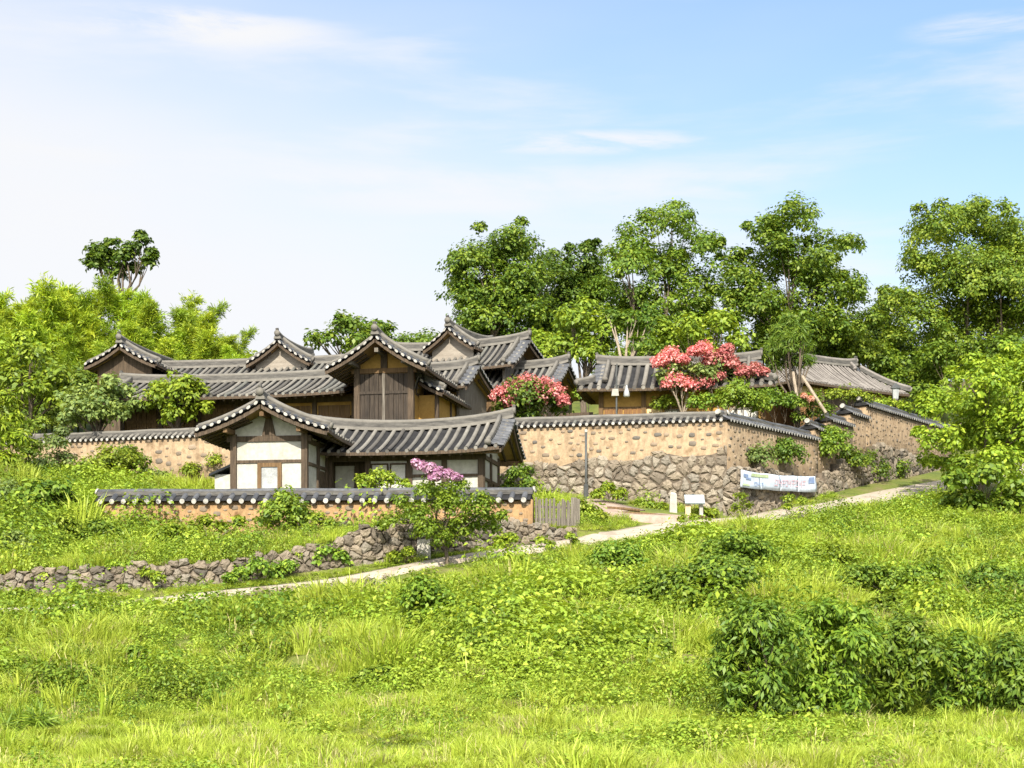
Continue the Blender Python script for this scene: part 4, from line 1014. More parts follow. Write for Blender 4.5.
# banner tied against the rubble beside the corner
d = np.array(RW[1]) - np.array(RW[0]); d = d / np.hypot(*d); o = np.array((d[1], -d[0]))
def onr(px, off=.72):       # point on the wall face (offset outwards) seen at column px
    p0 = np.array(RW[0]) + o * off; k = (px - 512) / F
    t = (k * p0[1] - p0[0]) / (d[0] - k * d[1]); return p0 + d * t
f = empty('banner', (0, 0, 0), label='long pale blue cloth banner with faded red lettering hung on the rubble wall', cat='banner')
bl, br = onr(740.5), onr(816); dist = np.hypot(*(br - bl)); NB = 24
ztl, zbl = (620 - 469.5) / F * bl[1], (620 - 487) / F * bl[1]; ztr, zbr = (620 - 476.0) / F * br[1], (620 - 492.0) / F * br[1]
def bpt(s, t, off=0.0):     # s along, t up
    q = bl + (br - bl) * s; wv = .022 * math.sin(s * 14 + 2 * t) + .012 * math.sin(s * 25 + t * 4) + .012 * math.sin(s * 9 - t * 5) + off
    zt_, zb_ = ztl + (ztr - ztl) * s, zbl + (zbr - zbl) * s; sagz = -.07 * math.sin(math.pi * s) * (.4 + .6 * t) - .02 * abs(math.sin(s * 9.4))
    return (q[0] + o[0] * wv, q[1] + o[1] * wv, zb_ + (zt_ - zb_) * t + sagz)
def bpatch(name, mat, parent, rects, off):
    m_ = MB()
    for (s0, s1, t0, t1) in rects:
        k = max(1, int((s1 - s0) * 40)); ss = np.linspace(s0, s1, k + 1)
        vs = [bpt(s, t, off) for s in ss for t in np.linspace(t0, t1, 5)]
        m_.add(vs, [(i * 5 + j, i * 5 + 5 + j, i * 5 + 6 + j, i * 5 + 1 + j) for i in range(k) for j in range(4)])
    return m_.build(name, mat, parent, True)
bc = bpatch('cloth', M['cloth'], f, [(0, .25, 0, 1), (.25, .5, 0, 1), (.5, .75, 0, 1), (.75, 1, 0, 1)], 0)
sd = bc.modifiers.new('thickness', 'SOLIDIFY'); sd.thickness = .01; sd.offset = -1
bpatch('green_print', M['green'], f, [(.13, .35, .74, .92), (.02, .10, .12, .22)], .02)
def glyphs(s0, s1, n, t0, t1, seed):      # syllable blocks too faded in the photo to read
    r = np.random.default_rng(seed); out = []; w = (s1 - s0) / n
    for i in range(n):
        a = s0 + i * w; b = a + w * .78
        for (u0, u1, v0, v1) in [[(0, 1, .84, 1), (0, .22, .45, .84), (0, 1, 0, .16), (.8, 1, .3, .84)], [(0, .22, .35, 1), (0, .62, .35, .5), (.8, 1, 0, 1), (.55, .8, .6, .74)], [(0, 1, .84, 1), (.4, .62, .5, .84), (0, 1, .36, .5), (.4, .62, 0, .2)]][i % 3]:
            out.append((a + (b - a) * u0, a + (b - a) * u1, t0 + (t1 - t0) * v0, t0 + (t1 - t0) * v1))
    return out
bpatch('red_lettering', M['red'], f, glyphs(.42, .86, 9, .30, .72, 3), .02)
bpatch('blue_lettering', M['blue'], f, glyphs(.17, .29, 3, .16, .42, 4), .02)
bpatch('blue_print', M['blue'], f, [(.885, .965, .55, .94), (.06, .13, .50, .62), (.03, .09, .62, .80)], .02)
m_ = MB()
for (s, t, ex) in ((0, .98, -.35), (0, .03, -.35), (1, .98, .4), (1, .03, .4)):
    p = np.array(bpt(s, t)); m_.tube([p, p + np.array((d[0] * ex, d[1] * ex, .12 if t > .5 else -.1)) - np.array((*o, 0)) * .15], .012, 5)
m_.build('rope', M['woodg'], f)
# wooden props under the leaning pine
for (pa, pb, Y, lab) in [((793, 372, 62.5), (797, 398, 62.2), 0, 'short upright timber prop under the leaning pine'), ((802, 376, 62.5), (826, 413, 62.0), 0, 'long slanting timber prop reaching from the pine to the stepped wall')]:
    a, b = at(*pa), at(*pb); m_ = MB(); m_.tube([a, b], .06, 7); tag(m_.build('tree_prop', M['barkpale']), lab, 'prop', 'timber props under the pine')

# ------------------------------------------------------------------ foliage
def unit(v): return v / (np.linalg.norm(v, axis=-1, keepdims=True) + 1e-9)
def rdir(n): return unit(rng.normal(size=(n, 3)))
def leaf_quads(P, N, D, ln, wd, fold=0.18):
    """kite shaped folded leaves: point, normal, direction, length, width"""
    D = unit(D - (D * N).sum(1, keepdims=True) * N); Sd = np.cross(N, D)
    ln = ln[:, None]; wd = wd[:, None]
    m_ = P + D * ln * .45 + N * wd * fold
    V = np.stack([P, m_ + Sd * wd * .5, P + D * ln, m_ - Sd * wd * .5], 1)
    return V.reshape(-1, 3)
def leaf_mesh(name, mat, parent, V, T, link=True):
    n = len(V) // 4
    return np_mesh(name, V, np.arange(n * 4).reshape(-1, 4), mat, parent, np.repeat(T, 4), link=link)
def crown_arrays(lobes, leaf=.22, dens=1.0, aspect=.62, clump=.42, up=.55, droop=0.0, flat=.75, shell=.78, per=1.0, tint=(.5, .22)):
    """lobes of many small leaf clumps; the number of leaves follows from the clump's size and the leaf's"""
    V, T = [], []
    for (x, y, z, r) in lobes:
        c0 = np.array((x, y, z)); nc = max(6, int(dens * 3.4 / clump ** 2))
        dirs = rdir(nc); dirs[:, 2] = np.where(dirs[:, 2] < -.45, -dirs[:, 2] * .6, dirs[:, 2]); dirs = unit(dirs)
        rad = r * (shell + rng.normal(0, .17, nc)); rad[rng.random(nc) < .2] *= .55
        C = c0 + dirs * rad[:, None] * np.array((1, 1, .92)); rc = clump * r * rng.uniform(.55, 1.25, nc)
        ct = rng.normal(tint[0], tint[1] * .55, nc)
        for k in range(nc):
            m = max(7, int(per * 2.6 * rc[k] ** 2 / (leaf ** 2 * min(aspect, .62) * .5)))
            g = rdir(m) * (rng.random((m, 1)) ** .5) * rc[k] * np.array((1, 1, flat)); g[:, 2] -= droop * (g[:, 0] ** 2 + g[:, 1] ** 2) / max(rc[k], .1)
            p = C[k] + g
            nrm = unit(dirs[k] * .55 + np.array((0, 0, up)) + unit(g) * .5 + rdir(m) * .55)
            d = unit(unit(g) + rdir(m) * .6 + np.array((0, 0, -.25)))
            s = leaf * rng.uniform(.65, 1.3, m)
            V.append(leaf_quads(p, nrm, d, s, s * aspect)); T.append(np.clip(ct[k] + rng.normal(0, tint[1], m), 0, 1))
    return np.concatenate(V), np.concatenate(T)
def trunk_mesh(name, mat, parent, lobes, r0, base=(0, 0, -.3), fork=.45, lean=(0, 0), nb=9):
    m_ = MB(); lo = np.array(lobes); top = np.average(lo[:, :3], axis=0, weights=lo[:, 3]); zt_ = lo[:, 2].max()
    base = np.array(base, float); f = base + (top - base) * fork; f[0] = base[0] + (top[0] - base[0]) * .3 + lean[0]
    mid_ = (base + f) / 2 + np.array((rng.normal(0, .06), rng.normal(0, .06), 0)) * abs(f[2])
    m_.tube([base, mid_, f], [r0 * 1.25, r0, r0 * .8], 8)
    idx = np.argsort(-lo[:, 3])[:nb]
    for i in idx:
        e = lo[i, :3] + np.array((0, 0, lo[i, 3] * .35)); q = f + (e - f) * .5 + np.array((rng.normal(0, .08), rng.normal(0, .08), -.1)) * np.linalg.norm(e - f) * .8
        m_.tube([f, q, e], [r0 * .55, r0 * .32, r0 * .07], 6, False)
        for k in range(3):
            a = rdir(1)[0]; a[2] = abs(a[2]) * .7; e2 = lo[i, :3] + a * lo[i, 3] * .8; m_.tube([q, (q + e2) / 2 + rdir(1)[0] * .1, e2], [r0 * .22, r0 * .13, r0 * .03], 5, False)
    return m_.build(name, mat, parent, True)
def plant(name, label, cat, base, lobes_px, leafm, group=None, leaf=.22, dens=1.0, trunk=.12, part='crown', stem='trunk', bark='bark', dspread=.6, fork=.45, bz=None, flowers=None, fm='coral', fill=0, grow=1.0, sprigs=0, **kw):
    """base = (column px, distance); lobes in picture columns/rows at that distance, spread in depth"""
    lobes_px = [(a, b, c * grow) for a, b, c in lobes_px]
    px, Y = base; X = (px - 512) / F * Y; z = Hs(X, Y) if bz is None else bz
    t = empty(name, (X, Y, z), 0, label, cat, group)
    lo = []; ex = max(abs(l[0] - px) for l in lobes_px) + 1; R = (max(l[0] + l[2] for l in lobes_px) - min(l[0] - l[2] for l in lobes_px)) / 2 / F * Y
    for (lx, ly, lr) in lobes_px:
        dy = rng.uniform(-1, 1) * R * dspread; p = at(lx, ly, Y + dy); lo.append((p[0] - X, dy, p[2] - z, lr / F * Y))
        if lr > 14 and dspread > .3:
            dy2 = dy + (1 if dy < 0 else -1) * R * dspread * .9; p = at(lx + rng.normal(0, lr * .25), ly + rng.normal(0, lr * .2) + 2, Y + dy2); lo.append((p[0] - X, dy2, p[2] - z, lr * .85 / F * Y))
    if fill:
        n0 = len(lo)
        for q in range(int(n0 * fill)):
            a_, b_ = lo[rng.integers(n0)], lo[rng.integers(n0)]; w_ = rng.uniform(.3, .7)
            if math.dist(a_[:3], b_[:3]) < 2.6 * (a_[3] + b_[3]) / 2: lo.append((*[a_[j] * w_ + b_[j] * (1 - w_) for j in range(3)], .8 * min(a_[3], b_[3])))
    for q in range(int(len(lo) * sprigs)):      # small outlying sprays make the outline uneven
        a_ = lo[rng.integers(len(lo))]; d_ = rdir(1)[0]; d_[2] = abs(d_[2]) * .8 + .1; d_ /= np.linalg.norm(d_); lo.append((*(np.array(a_[:3]) + d_ * a_[3] * rng.uniform(.95, 1.25)), a_[3] * rng.uniform(.22, .38)))
    V, T = crown_arrays(lo, leaf, dens, **kw)
    leaf_mesh(part, L[leafm], t, V, T)
    if trunk: trunk_mesh(stem, M[bark], t, lo, trunk, fork=fork)
    if flowers:
        fl = []
        for (lx, ly, lr) in flowers:
            for dy in (-.5, .1, .55):
                p = at(lx, ly, Y + dy * R); fl.append((p[0] - X, dy * R, p[2] - z, lr / F * Y))
        V, T = crown_arrays(fl, .085, 1.0, aspect=.9, clump=.24, up=.3, flat=1.3, shell=.98, per=.24, tint=(.5, .33)); leaf_mesh('blossom', L[fm], t, V, T)
    return t

# ---- big trees behind the houses
OK = dict(leaf=.185, dens=1.3, trunk=.24, clump=.36, dspread=.55, fill=.9, flat=.7, grow=1.0, sprigs=1.0, tint=(.5, .27), shell=.86)
plant('broadleaf_tree', 'dark green broad tree rising directly behind the tall pale gable, leftmost of the big trees', 'tree', (497, 82), [(482, 262, 30), (516, 252, 26), (462, 290, 20), (500, 296, 32), (530, 285, 24), (495, 322, 28), (470, 318, 18), (525, 315, 20), (515, 235, 12), (455, 268, 13)], 'oakdark', **OK)
plant('broadleaf_tree', 'smaller dark tree between the leftmost big tree and the tall airy tree', 'tree', (562, 86), [(553, 272, 20), (586, 262, 18), (566, 300, 28), (590, 292, 22), (543, 312, 22), (600, 285, 15), (588, 248, 10), (552, 258, 12), (540, 335, 20), (560, 330, 22)], 'oakdark', **OK)
plant('broadleaf_tree', 'tall airy olive green tree with a bare-branched top above the ochre house', 'tree', (655, 83), [(640, 236, 22), (672, 226, 24), (702, 245, 20), (626, 265, 25), (665, 265, 30), (692, 290, 28), (640, 298, 28), (650, 325, 30), (608, 290, 18), (690, 325, 24), (645, 214, 9), (676, 208, 10), (712, 265, 12), (615, 320, 22), (716, 292, 15), (706, 322, 18)], 'oak', **dict(OK, dens=.9))
plant('broadleaf_tree', 'tall twin-topped tree behind the pine', 'tree', (795, 80), [(765, 235, 20), (795, 222, 24), (825, 250, 20), (846, 245, 15), (850, 288, 18), (745, 272, 22), (788, 268, 34), (820, 290, 32), (757, 305, 28), (800, 325, 33), (835, 325, 25), (770, 335, 25), (858, 300, 12), (738, 255, 10), (790, 208, 8), (848, 330, 18), (735, 302, 17), (728, 326, 17), (872, 320, 14)], 'oak', **OK)
plant('broadleaf_tree', 'largest broad tree at the right edge behind the brown hall', 'tree', (965, 87), [(940, 232, 28), (972, 220, 26), (1008, 238, 28), (920, 268, 22), (903, 300, 20), (958, 275, 38), (1000, 288, 38), (930, 318, 32), (980, 328, 38), (888, 312, 14), (1030, 270, 35), (1040, 320, 40), (950, 345, 30), (895, 335, 18), (1005, 210, 12), (940, 208, 10)], 'oak', **OK)
plant('broadleaf_tree', 'shaded tree filling the gap between twin-topped tree and the brown hall roof', 'tree', (868, 90), [(865, 330, 20), (885, 340, 22), (848, 345, 20), (905, 350, 22), (830, 350, 18), (880, 318, 12)], 'oakdark', **OK)
plant('round_tree', 'rounded bright green tree just left of the ochre house roof', 'tree', (582, 73), [(580, 335, 24), (570, 318, 16), (600, 325, 19), (562, 345, 16), (590, 352, 20), (585, 306, 12), (605, 345, 14)], 'mid', leaf=.22, dens=1.3, trunk=.16, clump=.32)
plant('shade_tree', 'light green spreading tree behind the ridge of the ochre house', 'tree', (704, 75), [(690, 332, 20), (720, 322, 18), (706, 345, 20), (672, 342, 15), (740, 340, 16), (660, 330, 14)], 'lime', leaf=.22, trunk=.16, clump=.32)
plant('shade_tree', 'olive tree between the round tree and the airy tree, with a pale bare trunk', 'tree', (619, 72), [(628, 322, 13), (640, 345, 14), (612, 318, 10), (648, 325, 12), (655, 352, 13)], 'oakdark', leaf=.2, trunk=.2, clump=.34, bark='barkpale', fork=.62)
plant('shade_tree', 'low bright tree beyond the roofs between gate house and main house', 'tree', (360, 84), [(350, 328, 17), (372, 332, 15), (385, 330, 11), (332, 338, 13), (315, 342, 12), (360, 345, 18), (340, 320, 8), (388, 342, 14)], 'oak', leaf=.26, trunk=.2, clump=.34)
plant('lone_tree', 'single tall dark tree with loose layered crown standing above the bamboo', 'tree', (124, 84), [(97, 250, 11), (106, 266, 11), (92, 264, 8), (125, 258, 12), (143, 243, 9), (148, 262, 9), (118, 274, 9), (133, 268, 9), (117, 256, 10), (131, 248, 9), (140, 234, 5), (112, 243, 8), (152, 252, 6)], 'oakdark', leaf=.24, dens=1.1, trunk=.15, clump=.36, dspread=.4, fork=.72, grow=1.05, sprigs=1.2, flat=.5, fill=.6)
plant('shade_tree', 'dark bushy tree low behind the left end of the tiled houses', 'tree', (30, 68), [(15, 375, 24), (38, 392, 22), (8, 405, 20), (55, 372, 16), (30, 355, 14), (60, 400, 16)], 'mid', leaf=.24, trunk=.14, clump=.34)
plant('shade_tree', 'light green tree above the dark bushy tree at the left edge', 'tree', (8, 72), [(5, 350, 16), (22, 340, 12), (-15, 360, 22), (40, 352, 12)], 'lime', leaf=.24, trunk=.14, clump=.34)
plant('garden_tree', 'grey-green loose tree in front of the long low range at its left end', 'tree', (96, 63.2), [(78, 400, 18), (105, 398, 20), (125, 392, 13), (70, 418, 14), (95, 415, 18), (120, 410, 15), (110, 383, 10), (135, 405, 9)], 'grey', leaf=.19, dens=1.2, trunk=.1, clump=.32)
plant('garden_tree', 'round lime green tree behind the cobbled wall and before the long low range', 'tree', (176, 63.0), [(176, 393, 21), (160, 402, 16), (196, 398, 15), (178, 414, 18), (190, 384, 11), (160, 388, 10), (205, 408, 8)], 'lime', leaf=.19, dens=1.35, trunk=.1, clump=.32)
plant('garden_tree', 'large yellow-green spreading tree at the right edge beside the footpath', 'tree', (982, 62), [(948, 405, 24), (985, 385, 26), (1020, 370, 28), (938, 440, 22), (985, 436, 34), (1020, 430, 32), (928, 412, 10), (960, 468, 20), (1000, 465, 26), (1045, 400, 34), (955, 378, 13), (972, 362, 11), (1010, 350, 12), (930, 462, 10), (975, 410, 24)], 'lime', leaf=.18, dens=1.35, trunk=.14, clump=.34, fill=.7, sprigs=.5)
plant('garden_tree', 'darker tree behind the yellow-green tree at the far right', 'tree', (1012, 66), [(1005, 400, 24), (1035, 420, 34), (990, 430, 24), (1010, 450, 26), (970, 440, 20)], 'bush', leaf=.24, trunk=.14)
plant('leaning_pine', 'dark green pruned pine with wooden props between ochre house and brown hall', 'pine', (800, 63), [(786, 345, 17), (772, 352, 12), (802, 345, 13), (790, 362, 14), (783, 330, 11), (774, 366, 9), (800, 332, 9), (806, 360, 9), (788, 320, 7)], 'pine', leaf=.26, dens=1.8, trunk=.12, clump=.36, aspect=.16, up=.1, per=.75, bark='bark', dspread=.5)

for (lab, px, Y, lobes, lm) in [('low understory tree behind the ridge of the gate house', 420, 88, [(410, 350, 15), (428, 345, 14), (440, 358, 14), (395, 360, 14)], 'oak'), ('low understory tree in the gap between the inner house and the round tree', 545, 78, [(540, 345, 16), (552, 358, 14), (530, 362, 14)], 'lime'),
        ('low understory tree behind the left half of the ochre house', 625, 79, [(615, 365, 16), (635, 360, 15), (650, 370, 15)], 'mid'), ('broad understory tree under the leftmost big tree', 490, 84, [(475, 335, 15), (500, 338, 16), (520, 345, 15), (460, 345, 13)], 'mid'), ('broad understory tree under the airy tree', 672, 80, [(655, 350, 15), (680, 352, 16), (700, 355, 15), (640, 358, 14)], 'mid'), ('broad understory tree under the twin-topped tree', 840, 83, [(825, 352, 15), (850, 350, 16), (868, 352, 15), (838, 338, 14)], 'mid'), ('broad understory tree under the largest tree at the right', 955, 83, [(935, 360, 17), (960, 358, 18), (985, 355, 18), (1010, 352, 18)], 'mid'),
        ('low understory tree behind the pine', 780, 84, [(765, 352, 16), (790, 356, 17), (810, 350, 15), (745, 358, 14)], 'oakdark'),
        ('low understory tree behind the right end of the brown hall roof', 905, 85, [(890, 372, 17), (912, 368, 18), (925, 385, 18), (880, 360, 14), (935, 365, 16)], 'oakdark'), ('low understory tree between the main house and the bamboo', 235, 80, [(225, 358, 14), (245, 362, 12), (210, 365, 13)], 'lime'),
        ('shadowed low tree under the bamboo, left of the main house gable', 70, 72, [(60, 385, 18), (80, 380, 16), (48, 400, 16), (88, 395, 13)], 'oakdark')]:
    plant('understory_tree', lab, 'tree', (px, Y), lobes, lm, 'understory trees behind the houses', leaf=.2, dens=1.3, trunk=.1, clump=.38, fill=1.2, grow=1.25)

# ---- flowering trees
FL = dict(leaf=.15, dens=1.2, trunk=.07, clump=.32, bark='barkpale')
plant('flowering_tree', 'rounded crape myrtle covered in coral blossom beside the gate house', 'flowering tree', (530, 60.2), [(528, 396, 22), (508, 400, 14), (550, 396, 15), (530, 408, 22), (560, 408, 10), (505, 410, 12)], 'oakdark', flowers=[(527, 386, 11), (511, 391, 10), (544, 389, 11), (556, 394, 9), (500, 396, 8), (520, 394, 12), (538, 397, 9), (562, 401, 6), (510, 403, 8)], **FL)
plant('flowering_tree', 'tall crape myrtle with coral sprays covering the middle of the ochre house', 'flowering tree', (684, 61.5), [(672, 367, 15), (690, 372, 14), (680, 386, 12), (665, 378, 10), (700, 372, 9)], 'grey', flowers=[(660, 363, 8), (670, 357, 9), (682, 360, 6), (693, 352, 5), (703, 350, 8), (676, 381, 9), (690, 386, 8), (668, 384, 6)], **dict(FL, dens=.9))
plant('flowering_tree', 'crape myrtle with coral sprays beside the pine, before the roof of the ochre house', 'flowering tree', (722, 61.8), [(718, 366, 12), (708, 378, 12), (735, 374, 11), (725, 385, 12), (752, 378, 8)], 'grey', flowers=[(712, 360, 9), (724, 355, 7), (730, 364, 8), (742, 373, 7), (754, 370, 7), (705, 383, 8), (718, 378, 6), (764, 373, 5), (728, 349, 5)], **dict(FL, dens=.9))
plant('flowering_tree', 'wide leafy tree with pink blossom on top, in front of the low clay wall', 'flowering tree', (447, 44.9), [(445, 505, 22), (412, 514, 17), (480, 514, 19), (430, 490, 15), (462, 530, 18), (430, 530, 17), (392, 520, 11), (492, 528, 11), (458, 488, 13), (478, 500, 13), (400, 502, 10), (502, 516, 8), (382, 526, 7), (445, 540, 13)], 'lime', leaf=.095, dens=1.15, trunk=.06, clump=.34, flowers=[(421, 466, 4), (430, 469, 5), (438, 472, 4), (448, 474, 4), (416, 463, 3), (434, 477, 4), (456, 477, 3)], fm='pink', dspread=.5)

# ---- shrubs
SH = dict(part='foliage', stem='stem', trunk=.035, leaf=.125, dens=1.25, clump=.33, fork=.3)
def row_depth(px, row):
    Ys = np.linspace(21, 62, 500); X = (px - 512) / F * Ys; r_ = YH - H(X, Ys) / Ys * F
    k = np.nonzero(r_ <= row)[0]; return float(Ys[k[0]]) if len(k) else 60.0
def shrub(label, base, lobes, leafm='bush', group=None, name='shrub', cat='shrub', **kw):
    if kw.pop('auto', False):
        lobes = [(a, b - 4, c * 1.32) for a, b, c in lobes]; base = (base[0], row_depth(base[0], max(l[1] + l[2] * .95 for l in lobes)))
    return plant(name, label, cat, base, lobes, leafm, group, **{**SH, **kw})
# upper garden inside the wall
shrub('yellow-green shrub behind the wall corner, below the coral trees', (740, 59.5), [(735, 398, 17), (752, 400, 16), (720, 402, 12), (738, 388, 11)], 'lime')
shrub('olive shrub directly under the leaning pine', (778, 61), [(772, 400, 13), (788, 402, 12), (765, 394, 10)], 'oak')
shrub('shrub with pale pink flowers between the two pine props', (806, 62.2), [(803, 402, 11), (815, 400, 10)], 'oak', flowers=[(804, 396, 2.2), (811, 399, 2.2)], fm='palepink', name='flowering_shrub')
shrub('bright green low shrub at the foot of the long slanting prop', (818, 62.6), [(815, 414, 10), (800, 418, 8), (826, 410, 8)], 'mid')
shrub('light shrub row below the eaves of the brown hall', (848, 67.5), [(835, 394, 10), (852, 396, 10), (866, 398, 8)], 'lime')
shrub('light shrub beneath the lantern post', (896, 72.2), [(880, 404, 9), (905, 408, 8), (893, 405, 8)], 'lime')
shrub('shrub against the ochre house wall, right of its timber doors', (662, 62), [(660, 404, 10), (672, 402, 10)], 'mid')
shrub('shrub beneath the coral sprays in front of the paper window', (702, 61), [(696, 404, 11), (710, 400, 10)], 'oak')
shrub('small shrub at the yard wall beside the coral tree', (590, 68), [(588, 388, 9), (580, 394, 8)], 'mid')
# ledge of the stepped wall
LG = 'dark shrubs on the ledge of the stepped wall'
for (lab, px, k, lobes, lm) in [('grass-like olive bush on the wall ledge right at the corner above the banner', 757, 0, [(752, 458, 11), (763, 455, 10)], 'grey'), ('deep green feathery bush on the wall ledge above the middle of the banner', 786, 0, [(780, 452, 12), (794, 456, 12), (786, 445, 9)], 'oakdark'),
                                ('rounded green bush on the wall ledge under the first step', 829, 1, [(826, 445, 12), (836, 442, 12), (830, 434, 9), (822, 452, 8)], 'mid'), ('dark bush on the wall ledge under the second step', 848, 2, [(846, 455, 12), (858, 460, 11)], 'oakdark'),
                                ('dark creeping bush low on the wall under the third step', 872, 3, [(868, 466, 12), (880, 470, 10), (862, 476, 9)], 'oakdark'), ('dark bush at the wall foot beside the upper end of the footpath', 893, 4, [(890, 473, 10), (902, 468, 8)], 'oakdark')]:
    i = min(k, 4); a, b = np.array(RW[i]), np.array(RW[i + 1]); dd = (b - a) / np.hypot(*(b - a)); oo = np.array((dd[1], -dd[0])); p0 = a + oo * .25; kk = (px - 512) / F
    tt = (kk * p0[1] - p0[0]) / (dd[0] - kk * dd[1]); q = p0 + dd * tt
    shrub(lab, (px, q[1]), lobes, lm, LG, bz=(620 - lobes[0][1] - lobes[0][2] * .8) / F * q[1], dspread=.25, leaf=.12, grow=1.35, fill=.6)
# around the white house and on the left bank
shrub('small fresh green bush in the yard under the eaves of the white house', (378, 51.3), [(378, 476, 10), (364, 481, 9), (392, 480, 9), (405, 484, 6), (378, 486, 9)], 'lime', leaf=.11)
shrub('dark green bush at the right gable of the white house', (517, 54.5), [(513, 476, 11), (526, 472, 9), (510, 487, 9), (528, 483, 8)], 'bush')
shrub('leafy bush beside the picket fence at the ramp', (590, 51.6), [(587, 512, 9), (598, 517, 9), (580, 505, 7)], 'lime', leaf=.13)
shrub('bright bush right of the steel pole at the foot of the clay wall', (612, 55.6), [(607, 488, 8), (620, 494, 8), (598, 494, 6)], 'lime', leaf=.13)
shrub('bright weeds bush around the foot of the stone post', (655, 55.6), [(648, 506, 7), (660, 508, 7), (640, 503, 6)], 'lime', leaf=.13)
shrub('small bright bush at the foot of the wall corner, right of the information board', (708, 55.2), [(703, 511, 6), (713, 513, 5)], 'lime', leaf=.12)
shrub('round lime bush below the cobbled wall, left of the white house', (112, 58.5), [(110, 460, 18), (128, 458, 15), (95, 466, 14), (120, 470, 15), (84, 474, 10)], 'lime')
shrub('darker crown of a bush in front of the cobbled wall, next to the lime bush', (132, 59), [(132, 457, 12), (124, 452, 9), (142, 464, 10)], 'oakdark')
shrub('upright light shrub beside the left end of the cobbled wall', (58, 57), [(55, 445, 14), (65, 460, 14), (45, 462, 13), (62, 432, 8), (78, 470, 11)], 'grey')
shrub('dark broad-leaved bush on the bank at the far left', (42, 50.5), [(40, 494, 16), (57, 490, 14), (26, 500, 13), (48, 506, 14), (66, 500, 10)], 'bush', leaf=.2)
shrub('tall drooping yellow-green plant at the left edge', (2, 54), [(5, 400, 12), (12, 418, 13), (-5, 430, 20), (14, 440, 14), (8, 460, 14), (-5, 475, 18)], 'bamboo', leaf=.24, aspect=.3, droop=.5)
shrub('thick shadowed bush behind the drooping plant at the left edge', (24, 59), [(22, 430, 17), (30, 450, 15), (15, 470, 16), (40, 425, 12), (-15, 450, 22)], 'mid')
shrub('dark blue-green bush standing against the low clay wall', (286, 48.3), [(284, 500, 15), (276, 514, 16), (297, 514, 15), (290, 528, 14), (266, 522, 11)], 'bush', leaf=.14)
shrub('climbing bush over the retaining wall, nearest to the low stone wall', (262, 44.2), [(258, 566, 12), (275, 572, 11), (242, 574, 10), (288, 566, 9), (230, 578, 6)], 'bush', leaf=.13)
shrub('climbing bush over the retaining wall left of the flowering tree', (332, 45.3), [(326, 552, 10), (338, 556, 8), (316, 560, 9), (345, 560, 5)], 'bush', leaf=.13)
shrub('small creeper hanging on the retaining wall at the left', (76, 43.4), [(72, 588, 7), (80, 596, 6), (66, 597, 5)], 'mid', leaf=.12)
shrub('creeper spilling over the middle of the retaining wall', (148, 43.6), [(146, 574, 8), (158, 577, 7), (134, 578, 7), (125, 588, 6)], 'lime', leaf=.12)
shrub('knee-high bush on the bank under the left end of the low clay wall', (98, 48.2), [(98, 528, 11), (88, 536, 9), (110, 532, 9)], 'mid', leaf=.14)
shrub('light bush on the bank under the middle of the low clay wall', (205, 48.0), [(205, 522, 9), (192, 530, 10), (222, 528, 9), (240, 522, 7)], 'lime', leaf=.13)
# right side by the path
shrub('large heart-leaved bush under the yellow-green tree at the right edge', (985, 57.5), [(955, 480, 15), (985, 475, 18), (1015, 488, 20), (968, 503, 17), (1000, 508, 18), (948, 500, 11), (1030, 510, 18), (985, 520, 14), (962, 462, 8)], 'mid', leaf=.20, aspect=.8)
# foreground slope
FG = dict(leaf=.115, dens=1.3, auto=True, fill=.5)
shrub('broad dark-leaved bush on the slope below the wall corner', (738, 47.5), [(735, 548, 13), (755, 552, 12), (715, 552, 11), (745, 562, 13), (728, 562, 12)], 'bush', **FG)
shrub('big dense bush on the middle of the slope, below the dark-leaved bush', (712, 43), [(700, 578, 18), (725, 580, 18), (680, 590, 16), (745, 584, 14), (712, 598, 17), (690, 606, 13), (665, 582, 9)], 'bush', **FG)
shrub('light green bush at the left flank of the big dense bush', (652, 43.5), [(650, 590, 11), (640, 598, 10), (662, 602, 10)], 'mid', **FG)
shrub('bush just below the footpath, opposite the ramp', (617, 46.5), [(612, 560, 13), (628, 556, 11), (600, 566, 10), (636, 566, 10), (617, 572, 11)], 'bush', **FG)
shrub('leafy bush on the slope below the flowering tree', (428, 40.6), [(425, 596, 14), (440, 606, 13), (412, 602, 11), (432, 614, 12), (448, 616, 8)], 'mid', **FG)
shrub('slim upright sapling bush on the slope, left of the leafy bush', (414, 38), [(414, 622, 6), (412, 634, 6), (416, 642, 6)], 'lime', leaf=.12, auto=True)
shrub('small bush on the slope towards the middle, with bright tips', (480, 38.5), [(478, 622, 9), (490, 626, 8), (466, 628, 7)], 'lime', **FG)
shrub('low hedge-like bush, left part of the row on the right slope', (865, 42.5), [(855, 582, 13), (872, 578, 12), (888, 584, 13), (840, 590, 9)], 'bush', **FG)
shrub('low hedge-like bush, middle part of the row on the right slope', (925, 42.3), [(910, 582, 12), (928, 578, 12), (945, 584, 12)], 'mid', **FG)
shrub('low hedge-like bush, right part of the row on the right slope', (990, 42), [(968, 584, 12), (988, 582, 13), (1010, 588, 14), (1030, 586, 12)], 'bush', **FG)
BG = dict(leaf=.14, dens=1.4, aspect=.36, per=.8, auto=True, fill=.6, droop=.5, clump=.36, dspread=.45)
shrub('arching long-leaved bush at the left of the big dark thicket', (752, 33.5), [(740, 616, 13), (768, 618, 16), (735, 640, 18), (758, 628, 20), (780, 645, 22), (745, 665, 21), (725, 668, 14), (765, 680, 20), (738, 690, 14), (738, 704, 14), (770, 706, 15)], 'bush', group='bushes of the dark thicket in front', **BG)
